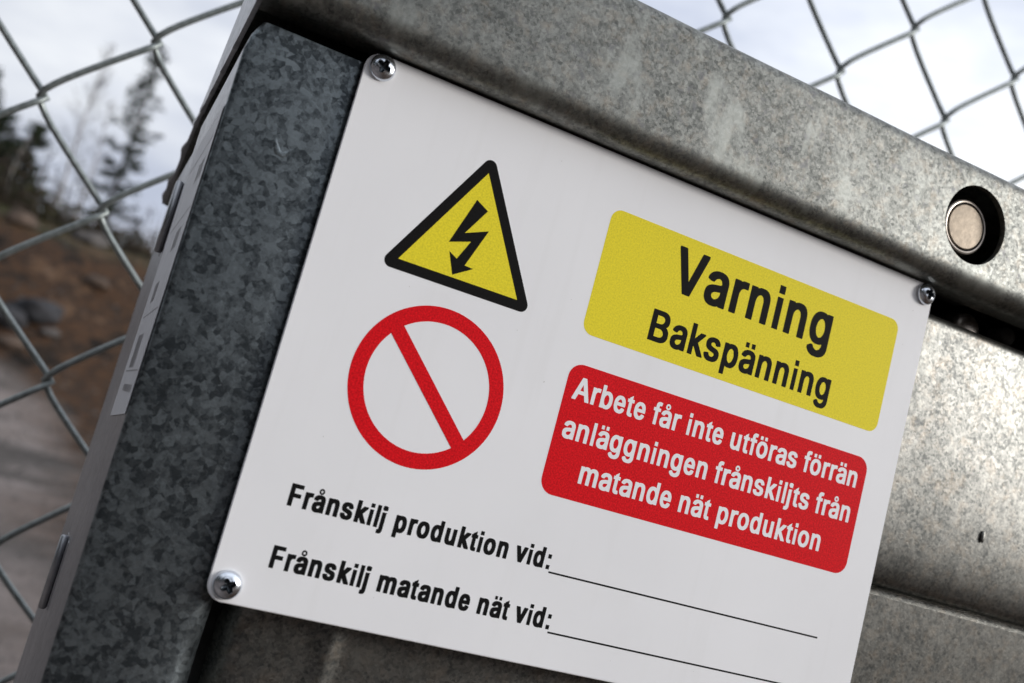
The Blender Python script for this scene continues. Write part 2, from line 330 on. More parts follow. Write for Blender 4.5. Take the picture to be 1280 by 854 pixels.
# ------------------------------------------------------------------ the warning sign
GLY = json.loads(r'''{"a":[456,[[174,-10,170,-9,158,-9,138,-4,126,0,98,14,80,27,71,36,54,58,40,85,38,92,33,110,33,116,31,122,31,134,29,140,29,186,31,192,31,206,33,212,33,218,38,234,44,248,50,259,57,268,77,288,92,298,120,312,144,320,172,327,204,333,226,335,244,339,252,339,258,341,268,341,280,344,296,350,300,354,304,364,300,386,288,412,276,425,268,430,258,434,248,437,236,437,226,434,212,429,192,415,180,400,172,388,164,372,160,368,152,365,110,366,58,384,46,390,42,394,42,422,48,438,57,456,73,482,100,509,116,520,138,532,158,540,194,549,208,549,216,551,268,551,274,549,286,549,292,547,298,547,316,542,334,536,350,528,367,518,378,509,389,498,402,480,412,462,422,434,427,412,427,402,429,394,428,8,424,4,418,1,320,1,316,2,311,4,308,8,306,12,304,13,280,0,250,-9,236,-9,228,-11],[209,104,220,103,242,110,254,116,263,122,280,139,284,146,296,170,303,192,303,200,305,206,304,232,302,233,296,233,280,229,272,229,266,227,258,226,232,222,208,216,192,210,174,199,170,195,162,182,155,160,162,138,168,128,178,117,186,112]]],"b":[501,[[226,-8,216,-6,200,0,192,4,176,15,174,14,172,8,170,5,164,2,160,1,66,1,58,5,55,10,55,706,57,710,60,712,68,715,162,715,166,714,172,711,174,708,175,704,175,588,175,534,176,529,180,530,186,534,202,542,224,549,236,549,244,551,294,551,300,549,314,548,330,544,346,538,376,520,386,511,392,507,397,500,409,488,422,468,435,446,444,422,450,404,457,378,461,358,461,348,463,342,463,328,465,322,465,220,463,212,463,200,461,194,461,184,452,144,442,114,427,80,418,65,405,48,382,25,360,10,340,0,328,-4,308,-9],[255,106,260,105,274,110,290,119,301,130,308,139,320,160,326,174,332,192,337,210,341,230,341,240,343,246,343,266,345,272,343,278,343,298,341,304,341,312,337,334,334,344,323,378,316,390,304,408,294,419,284,426,266,434,252,434,234,426,226,421,221,416,208,400,194,374,184,344,179,324,179,316,177,310,177,300,175,292,175,250,177,244,177,232,179,226,179,220,186,192,192,174,198,160,214,133,228,119,240,111]]],"d":[501,[[190,-8,180,-6,161,0,138,12,121,24,95,50,82,68,65,98,56,122,48,148,43,168,43,174,39,192,39,202,37,208,37,230,35,238,35,306,37,312,37,334,39,340,39,350,41,356,43,374,50,400,58,424,68,449,78,466,90,485,100,497,116,513,140,530,166,542,178,546,190,549,202,549,210,551,258,551,288,546,298,543,318,532,322,529,324,530,325,534,325,670,325,706,328,711,334,714,434,715,442,711,445,706,445,10,442,5,434,1,340,1,336,2,331,4,328,8,326,12,324,13,302,0,292,-4,272,-9],[239,106,244,105,258,110,275,120,283,128,298,150,306,166,314,188,323,226,323,234,325,240,325,256,327,264,327,282,325,288,325,304,323,310,323,318,316,348,308,373,292,402,282,415,264,428,256,432,246,435,238,435,224,430,213,424,204,416,195,406,184,388,174,366,168,348,163,330,163,324,159,306,159,294,157,286,157,256,159,250,159,238,161,232,161,224,168,196,176,172,188,148,204,125,216,116,232,108]]],"e":[456,[[192,-8,180,-6,160,0,132,14,116,25,89,52,80,64,67,84,56,108,44,142,35,180,35,188,33,194,33,204,31,210,31,234,29,242,29,294,31,302,31,328,33,334,33,344,35,350,37,370,46,404,56,432,72,464,84,483,93,494,114,515,136,530,156,540,176,547,186,549,198,549,206,551,256,551,262,549,272,549,290,544,306,538,322,530,343,516,367,492,380,475,389,460,400,434,410,404,417,374,418,366,419,362,419,352,421,346,421,328,423,320,423,234,421,230,418,228,410,225,156,225,152,224,151,218,153,212,153,206,160,182,166,165,178,144,185,134,199,120,214,111,228,106,236,104,244,106,258,111,270,119,279,128,288,142,294,154,302,174,305,178,310,180,350,180,406,162,413,158,417,152,417,128,412,110,406,94,394,70,386,57,376,45,360,29,343,16,316,2,298,-4,278,-9],[154,334,158,333,296,333,299,334,300,336,297,352,290,372,280,394,271,408,267,414,256,424,242,432,230,436,216,432,204,426,189,414,176,396,160,362,153,340,153,336]]],"f":[273,[[88,2,81,6,79,12,79,432,78,434,74,435,22,435,16,438,12,441,11,446,11,534,14,539,22,543,74,543,78,544,79,548,79,622,81,628,81,638,86,658,94,680,102,694,109,704,127,722,140,730,148,734,164,740,176,743,240,743,246,741,254,740,266,736,278,730,283,726,285,722,285,694,277,660,273,636,270,630,266,626,260,623,222,623,214,625,212,624,204,617,199,608,196,598,193,586,193,574,191,566,191,548,192,544,196,543,260,543,266,540,270,536,271,446,270,442,268,439,260,435,196,435,192,434,191,432,191,10,188,5,180,1]]],"g":[501,[[208,-198,204,-197,192,-197,186,-195,180,-195,152,-186,124,-172,100,-155,87,-142,72,-123,62,-106,54,-91,53,-86,54,-56,58,-51,81,-34,112,-14,150,-13,156,-16,161,-20,172,-38,182,-53,190,-62,200,-70,222,-82,242,-87,254,-84,273,-78,288,-68,301,-56,306,-48,314,-32,319,-18,323,4,322,26,320,27,318,26,298,16,286,12,262,7,202,7,176,11,151,20,140,26,124,36,114,43,93,64,84,76,70,98,62,113,56,128,48,152,41,180,39,200,37,206,37,220,35,226,35,324,37,330,37,344,39,350,39,358,43,378,50,404,54,417,68,450,82,474,95,492,120,517,129,524,136,528,164,542,188,549,200,549,206,551,256,551,264,549,274,549,284,547,298,542,310,536,322,529,324,530,326,536,328,539,334,542,338,543,432,543,440,539,443,534,443,-30,441,-38,441,-48,439,-54,439,-60,434,-78,425,-104,410,-129,401,-140,383,-158,366,-170,328,-188,304,-195,298,-195,292,-197,280,-197,272,-199],[237,122,242,121,252,124,262,128,273,134,289,150,300,168,308,186,318,220,321,232,321,240,323,246,323,262,325,270,325,284,323,290,323,306,321,312,321,320,312,356,305,376,294,396,283,412,277,418,262,429,254,432,244,435,236,435,228,432,210,422,197,410,186,394,174,370,166,346,159,316,159,308,157,302,157,286,155,278,155,272,157,266,157,248,159,242,161,224,166,206,172,188,180,170,191,152,200,142,208,135,224,126]]],"i":[228,[[62,-1,60,0,59,4,59,516,60,518,64,519,168,519,170,518,171,514,171,2,170,0,166,-1],[62,579,60,580,59,584,59,710,60,714,64,715,168,715,170,714,171,710,171,584,170,580,166,579]]],"j":[228,[[-28,-188,-34,-185,-37,-180,-36,-80,-33,-76,-28,-74,-2,-73,8,-69,16,-64,20,-58,26,-46,31,-30,31,-22,33,-16,33,514,34,516,38,517,162,517,168,517,170,516,171,504,170,500,160,499,158,498,157,494,157,-50,155,-58,155,-70,150,-92,144,-110,132,-134,123,-146,106,-163,98,-168,74,-180,62,-184,50,-187,32,-187,24,-189],[62,579,59,582,59,588,57,592,44,599,30,613,22,632,21,640,19,646,19,674,21,688,24,696,30,709,43,722,48,726,60,732,72,735,118,735,126,733,130,732,142,726,154,716,168,715,171,712,171,582,170,580,166,579]]],"k":[456,[[64,2,57,6,55,12,55,704,57,710,64,714,68,715,164,715,172,712,176,708,177,388,178,382,180,381,182,383,301,534,310,541,316,543,432,542,438,539,441,534,441,510,435,500,289,318,282,309,281,306,296,282,454,36,455,12,453,6,446,2,442,1,326,1,322,2,317,4,314,8,196,192,188,203,186,203,181,198,177,192,176,8,172,4,166,1]]],"l":[228,[[62,-1,60,0,59,4,59,712,60,714,64,715,168,715,170,714,171,710,171,2,170,0,166,-1]]],"m":[729,[[60,2,53,6,51,12,51,532,53,538,60,542,164,543,172,539,176,531,178,531,200,542,216,548,226,551,240,553,296,553,318,548,330,544,342,538,356,529,373,512,378,505,382,502,385,504,400,519,416,530,443,544,450,546,468,551,476,551,482,553,540,553,548,551,558,550,574,546,584,542,604,532,620,521,635,506,644,495,657,472,668,442,675,408,675,390,677,382,677,10,675,6,672,4,664,1,564,1,560,2,554,5,552,8,551,12,551,124,551,360,548,376,542,397,536,408,529,418,514,428,506,432,494,436,490,436,475,432,457,420,442,400,432,376,427,356,426,8,422,4,414,1,314,1,310,2,303,6,301,12,301,366,294,392,288,404,277,420,260,431,244,436,232,432,220,426,210,419,204,413,198,404,188,386,182,370,177,348,176,8,172,4,166,1]]],"n":[501,[[64,2,57,6,55,12,55,532,57,538,64,542,164,543,170,540,173,538,175,534,176,528,178,527,208,542,232,549,242,549,250,551,302,551,308,549,318,549,330,546,352,539,375,526,384,519,400,503,416,480,430,450,439,418,441,408,441,398,443,392,443,370,445,362,445,142,445,12,443,6,436,2,432,1,334,1,326,4,322,7,321,12,321,340,319,348,319,356,314,374,307,394,296,411,286,421,278,426,267,432,256,435,238,430,230,426,214,415,208,409,200,396,194,386,188,372,181,348,181,342,179,336,179,312,177,304,176,8,172,4,166,1]]],"o":[501,[[206,-8,186,-4,168,2,144,14,122,29,95,56,86,67,72,90,62,110,56,124,48,148,39,184,39,192,37,198,37,208,35,214,35,242,33,250,33,288,35,296,35,326,37,332,37,342,39,348,39,356,48,392,56,416,74,454,92,481,101,490,105,496,125,514,140,524,154,533,172,540,194,547,204,549,218,549,226,551,274,551,282,549,292,549,316,544,334,538,358,526,380,511,407,484,414,475,426,456,442,425,452,396,459,370,463,350,463,342,465,336,465,320,467,314,467,228,465,220,465,204,463,198,463,190,458,168,448,132,442,116,428,88,418,72,405,54,384,33,373,24,360,16,342,6,322,-2,294,-9],[243,106,256,105,270,110,278,114,294,125,306,140,314,152,322,168,334,202,339,222,341,242,343,250,343,288,341,296,341,306,332,344,322,372,316,384,306,400,293,416,282,424,266,432,258,435,250,436,244,435,230,430,222,426,212,419,201,408,190,392,182,378,176,364,168,340,161,310,161,302,159,296,159,278,157,270,159,260,159,244,161,238,161,230,165,210,176,176,182,162,194,141,201,132,212,121,220,116,232,109]]],"p":[501,[[64,-188,57,-184,55,-178,56,536,60,540,66,543,162,543,168,540,171,538,173,534,174,528,176,527,190,536,202,542,224,549,236,549,244,551,292,551,300,549,312,549,324,546,336,542,362,530,386,513,403,496,406,492,412,485,424,466,433,450,444,424,452,400,461,362,461,354,463,348,463,338,465,332,465,308,467,302,467,240,465,234,465,210,463,204,463,192,461,186,459,168,450,134,446,122,438,102,429,82,420,68,409,52,380,23,364,12,340,0,328,-4,308,-9,230,-9,210,-4,192,4,178,13,176,12,175,8,174,-182,170,-186,164,-189],[255,106,260,105,270,108,289,118,305,134,314,148,324,168,332,190,341,226,341,234,343,240,343,254,345,262,345,284,343,290,343,304,341,310,341,318,334,346,326,370,314,394,305,408,290,422,276,431,266,434,252,434,242,431,228,422,215,410,202,390,192,368,186,350,179,322,179,316,177,310,177,298,175,290,175,254,177,246,177,234,184,200,194,170,206,146,218,129,226,121,240,112]]],"r":[319,[[64,2,57,6,55,12,56,536,60,540,66,543,164,543,172,540,175,538,178,533,180,532,200,542,220,548,228,549,234,551,308,550,318,548,322,546,325,544,327,540,327,440,326,435,322,432,316,429,272,429,264,431,256,431,240,426,228,420,214,411,207,404,200,395,190,376,184,358,179,330,178,8,174,4,168,1]]],"s":[456,[[170,-8,166,-7,156,-6,122,4,94,18,78,29,55,52,41,72,32,92,26,110,21,128,21,156,22,161,25,164,30,166,98,183,136,182,141,180,144,176,152,152,158,140,168,125,180,116,192,109,202,106,214,103,224,103,236,106,249,110,263,118,277,132,282,140,288,154,288,160,284,172,278,183,272,189,264,194,252,200,234,206,162,226,132,236,100,252,76,269,66,279,58,290,47,306,42,320,37,336,35,346,35,360,33,368,33,400,35,408,35,422,38,434,44,452,54,472,62,485,90,513,110,526,136,538,164,547,170,547,176,549,190,549,198,551,252,551,260,549,274,549,280,547,286,547,314,538,334,528,353,516,375,494,390,472,404,442,411,422,410,392,406,388,398,384,342,369,298,370,293,372,290,376,286,386,276,407,269,416,256,429,242,436,232,439,218,439,208,436,198,432,188,426,173,412,166,398,163,390,163,386,166,378,172,366,180,357,188,352,203,344,236,334,308,314,324,308,352,294,362,288,374,279,391,262,402,246,408,234,414,218,419,194,419,128,417,122,416,114,410,94,398,70,394,64,387,54,366,33,344,18,316,4,290,-4,266,-9]]],"t":[273,[[166,-4,144,0,126,8,112,17,101,28,90,44,80,66,73,92,73,102,71,110,71,432,70,434,66,435,28,435,22,438,18,442,17,532,18,536,20,539,28,543,66,543,70,544,71,548,71,576,73,580,171,656,178,660,180,660,182,658,183,654,183,548,184,544,188,543,242,543,250,539,252,536,253,532,253,446,252,441,248,438,242,435,188,435,184,434,183,432,183,144,186,132,190,120,192,115,196,112,242,111,248,108,252,104,255,90,255,82,257,76,257,68,261,50,261,42,263,36,263,14,262,10,258,6,250,2,236,-3,226,-3,218,-5]]],"u":[501,[[182,-4,170,-2,148,5,128,16,108,31,99,40,82,64,68,94,61,116,57,136,57,144,55,150,55,168,53,176,53,532,55,538,62,542,66,543,164,543,172,540,176,536,177,202,182,176,189,154,194,146,203,132,212,123,220,118,234,112,244,110,258,114,270,120,282,129,289,136,294,143,298,150,308,170,315,192,317,202,317,210,319,216,319,532,321,538,328,542,332,543,428,543,436,540,439,538,441,534,441,10,438,5,430,1,332,1,326,4,323,6,321,10,320,16,318,17,292,4,274,-2,262,-5]]],"v":[456,[[174,2,169,4,165,8,162,16,120,148,12,488,5,510,5,534,7,538,10,540,18,543,122,543,126,542,133,538,136,532,140,520,226,234,228,231,230,232,242,272,320,532,323,538,330,542,334,543,440,543,446,540,450,536,450,508,292,10,287,4,280,1]]],"V":[547,[[214,2,209,4,206,8,8,658,2,678,2,708,6,712,12,715,118,715,126,712,132,707,246,320,272,228,274,222,276,222,278,228,288,265,408,684,416,708,420,712,426,715,536,714,542,711,545,706,545,678,542,668,524,608,344,10,339,4,332,1]]],"A":[592,[[10,2,4,5,1,10,2,38,132,434,134,440,174,562,176,568,218,696,220,702,222,708,224,711,230,714,234,715,356,715,360,714,367,710,370,702,376,684,466,412,590,38,591,10,588,5,582,2,578,1,466,1,462,2,456,5,454,8,440,50,438,56,420,112,398,180,396,186,394,188,202,189,198,188,196,186,140,10,137,6,130,2,126,1],[235,306,238,305,352,305,356,306,356,310,326,404,310,457,297,502,296,503,294,503,293,502,264,404,236,314,234,308]]],"B":[592,[[70,2,63,6,61,12,61,704,62,709,66,712,74,715,346,715,354,713,366,713,372,711,378,711,396,706,414,700,442,686,455,678,466,669,485,650,500,628,505,618,516,592,521,574,523,564,523,556,525,550,525,484,523,476,523,468,520,456,514,438,504,418,490,399,480,389,464,376,464,374,466,373,485,360,494,351,500,347,514,331,526,312,534,296,542,274,545,264,547,244,549,236,549,170,547,162,547,152,542,132,536,114,528,96,518,79,511,70,488,47,462,30,432,16,412,10,392,5,384,5,378,3,364,3,356,1],[196,118,200,117,318,117,352,124,368,129,384,139,397,152,402,160,410,176,414,188,417,202,412,226,406,242,394,262,384,275,370,286,356,295,342,300,324,305,316,305,308,307,200,307,196,306,195,302,195,122],[196,420,200,419,296,419,318,423,332,428,344,434,358,443,371,456,382,474,390,496,393,508,393,520,386,542,382,552,376,562,367,574,354,584,342,590,328,595,306,599,200,599,196,598,195,594,195,424]]],"F":[501,[[70,2,63,6,61,12,62,708,66,712,74,715,454,714,460,711,463,706,463,610,461,604,454,600,450,599,340,599,194,599,190,598,189,594,189,412,190,410,194,409,428,408,434,405,437,400,436,302,432,298,424,295,194,295,190,294,189,290,188,8,184,4,178,1]]],":":[273,[[82,-1,80,0,79,4,79,144,80,148,84,149,188,149,190,148,191,144,191,4,190,0,186,-1],[82,369,80,370,79,374,79,514,80,518,84,519,188,519,190,518,191,514,191,374,190,370,186,369]]],"ä":[456,[[174,-10,170,-9,158,-9,138,-4,126,0,98,14,80,27,71,36,54,58,40,85,38,92,33,110,33,116,31,122,31,134,29,140,29,186,31,192,31,206,33,212,33,218,38,234,44,248,50,259,57,268,77,288,92,298,120,312,144,320,172,327,204,333,226,335,244,339,252,339,258,341,268,341,280,344,296,350,300,354,304,364,300,386,288,412,276,425,268,430,258,434,248,437,236,437,226,434,212,429,192,415,180,400,172,388,164,372,160,368,152,365,110,366,58,384,46,390,42,394,42,422,48,438,57,456,73,482,100,509,116,520,138,532,158,540,194,549,208,549,216,551,268,551,274,549,286,549,292,547,298,547,316,542,334,536,350,528,367,518,378,509,389,498,402,480,412,462,422,434,427,412,427,402,429,394,428,8,424,4,418,1,320,1,316,2,311,4,308,8,306,12,304,13,280,0,250,-9,236,-9,228,-11],[209,104,220,103,242,110,254,116,263,122,280,139,284,146,296,170,303,192,303,200,305,206,304,232,302,233,296,233,280,229,272,229,266,227,258,226,232,222,208,216,192,210,174,199,170,195,162,182,155,160,162,138,168,128,178,117,186,112],[100,595,98,596,97,600,97,710,98,714,102,715,192,715,194,714,195,710,195,600,194,596,190,595],[264,595,262,596,261,600,261,710,262,714,266,715,356,715,358,714,359,710,359,600,358,596,354,595]]],"å":[456,[[174,-10,170,-9,158,-9,138,-4,126,0,98,14,80,27,71,36,54,58,40,85,38,92,33,110,33,116,31,122,31,134,29,140,29,186,31,192,31,206,33,212,33,218,38,234,44,248,50,259,57,268,77,288,92,298,120,312,144,320,172,327,204,333,226,335,244,339,252,339,258,341,268,341,280,344,296,350,300,354,304,364,300,386,288,412,276,425,268,430,258,434,248,437,236,437,226,434,212,429,192,415,180,400,172,388,164,372,160,368,152,365,110,366,58,384,46,390,42,394,42,422,48,438,57,456,73,482,100,509,116,520,138,532,158,540,194,549,208,549,216,551,268,551,274,549,286,549,292,547,298,547,316,542,334,536,350,528,367,518,378,509,389,498,402,480,412,462,422,434,427,412,427,402,429,394,428,8,424,4,418,1,320,1,316,2,311,4,308,8,306,12,304,13,280,0,250,-9,236,-9,228,-11],[209,104,220,103,242,110,254,116,263,122,280,139,284,146,296,170,303,192,303,200,305,206,304,232,302,233,296,233,280,229,272,229,266,227,258,226,232,222,208,216,192,210,174,199,170,195,162,182,155,160,162,138,168,128,178,117,186,112],[222,568,206,572,186,582,173,592,162,605,152,623,148,636,143,660,143,670,145,676,145,684,152,706,162,724,174,739,186,748,206,758,224,763,244,763,262,758,278,750,286,745,304,726,316,705,320,692,323,680,323,650,320,638,316,626,308,610,303,602,286,585,278,580,262,572,244,567],[231,626,234,625,244,628,254,633,264,644,269,656,269,674,264,686,252,698,244,702,236,704,222,702,210,695,206,690,201,682,197,668,197,662,200,652,207,638,220,629]]],"ö":[501,[[206,-8,186,-4,168,2,144,14,122,29,95,56,86,67,72,90,62,110,56,124,48,148,39,184,39,192,37,198,37,208,35,214,35,242,33,250,33,288,35,296,35,326,37,332,37,342,39,348,39,356,48,392,56,416,74,454,92,481,101,490,105,496,125,514,140,524,154,533,172,540,194,547,204,549,218,549,226,551,274,551,282,549,292,549,316,544,334,538,358,526,380,511,407,484,414,475,426,456,442,425,452,396,459,370,463,350,463,342,465,336,465,320,467,314,467,228,465,220,465,204,463,198,463,190,458,168,448,132,442,116,428,88,418,72,405,54,384,33,373,24,360,16,342,6,322,-2,294,-9],[243,106,256,105,270,110,278,114,294,125,306,140,314,152,322,168,334,202,339,222,341,242,343,250,343,288,341,296,341,306,332,344,322,372,316,384,306,400,293,416,282,424,266,432,258,435,250,436,244,435,230,430,222,426,212,419,201,408,190,392,182,378,176,364,168,340,161,310,161,302,159,296,159,278,157,270,159,260,159,244,161,238,161,230,165,210,176,176,182,162,194,141,201,132,212,121,220,116,232,109],[116,595,114,596,113,600,113,710,114,714,118,715,214,715,216,714,217,710,217,600,216,596,212,595],[290,595,288,596,287,600,287,710,288,714,292,715,386,715,388,714,389,710,389,600,388,596,384,595]]]}''')
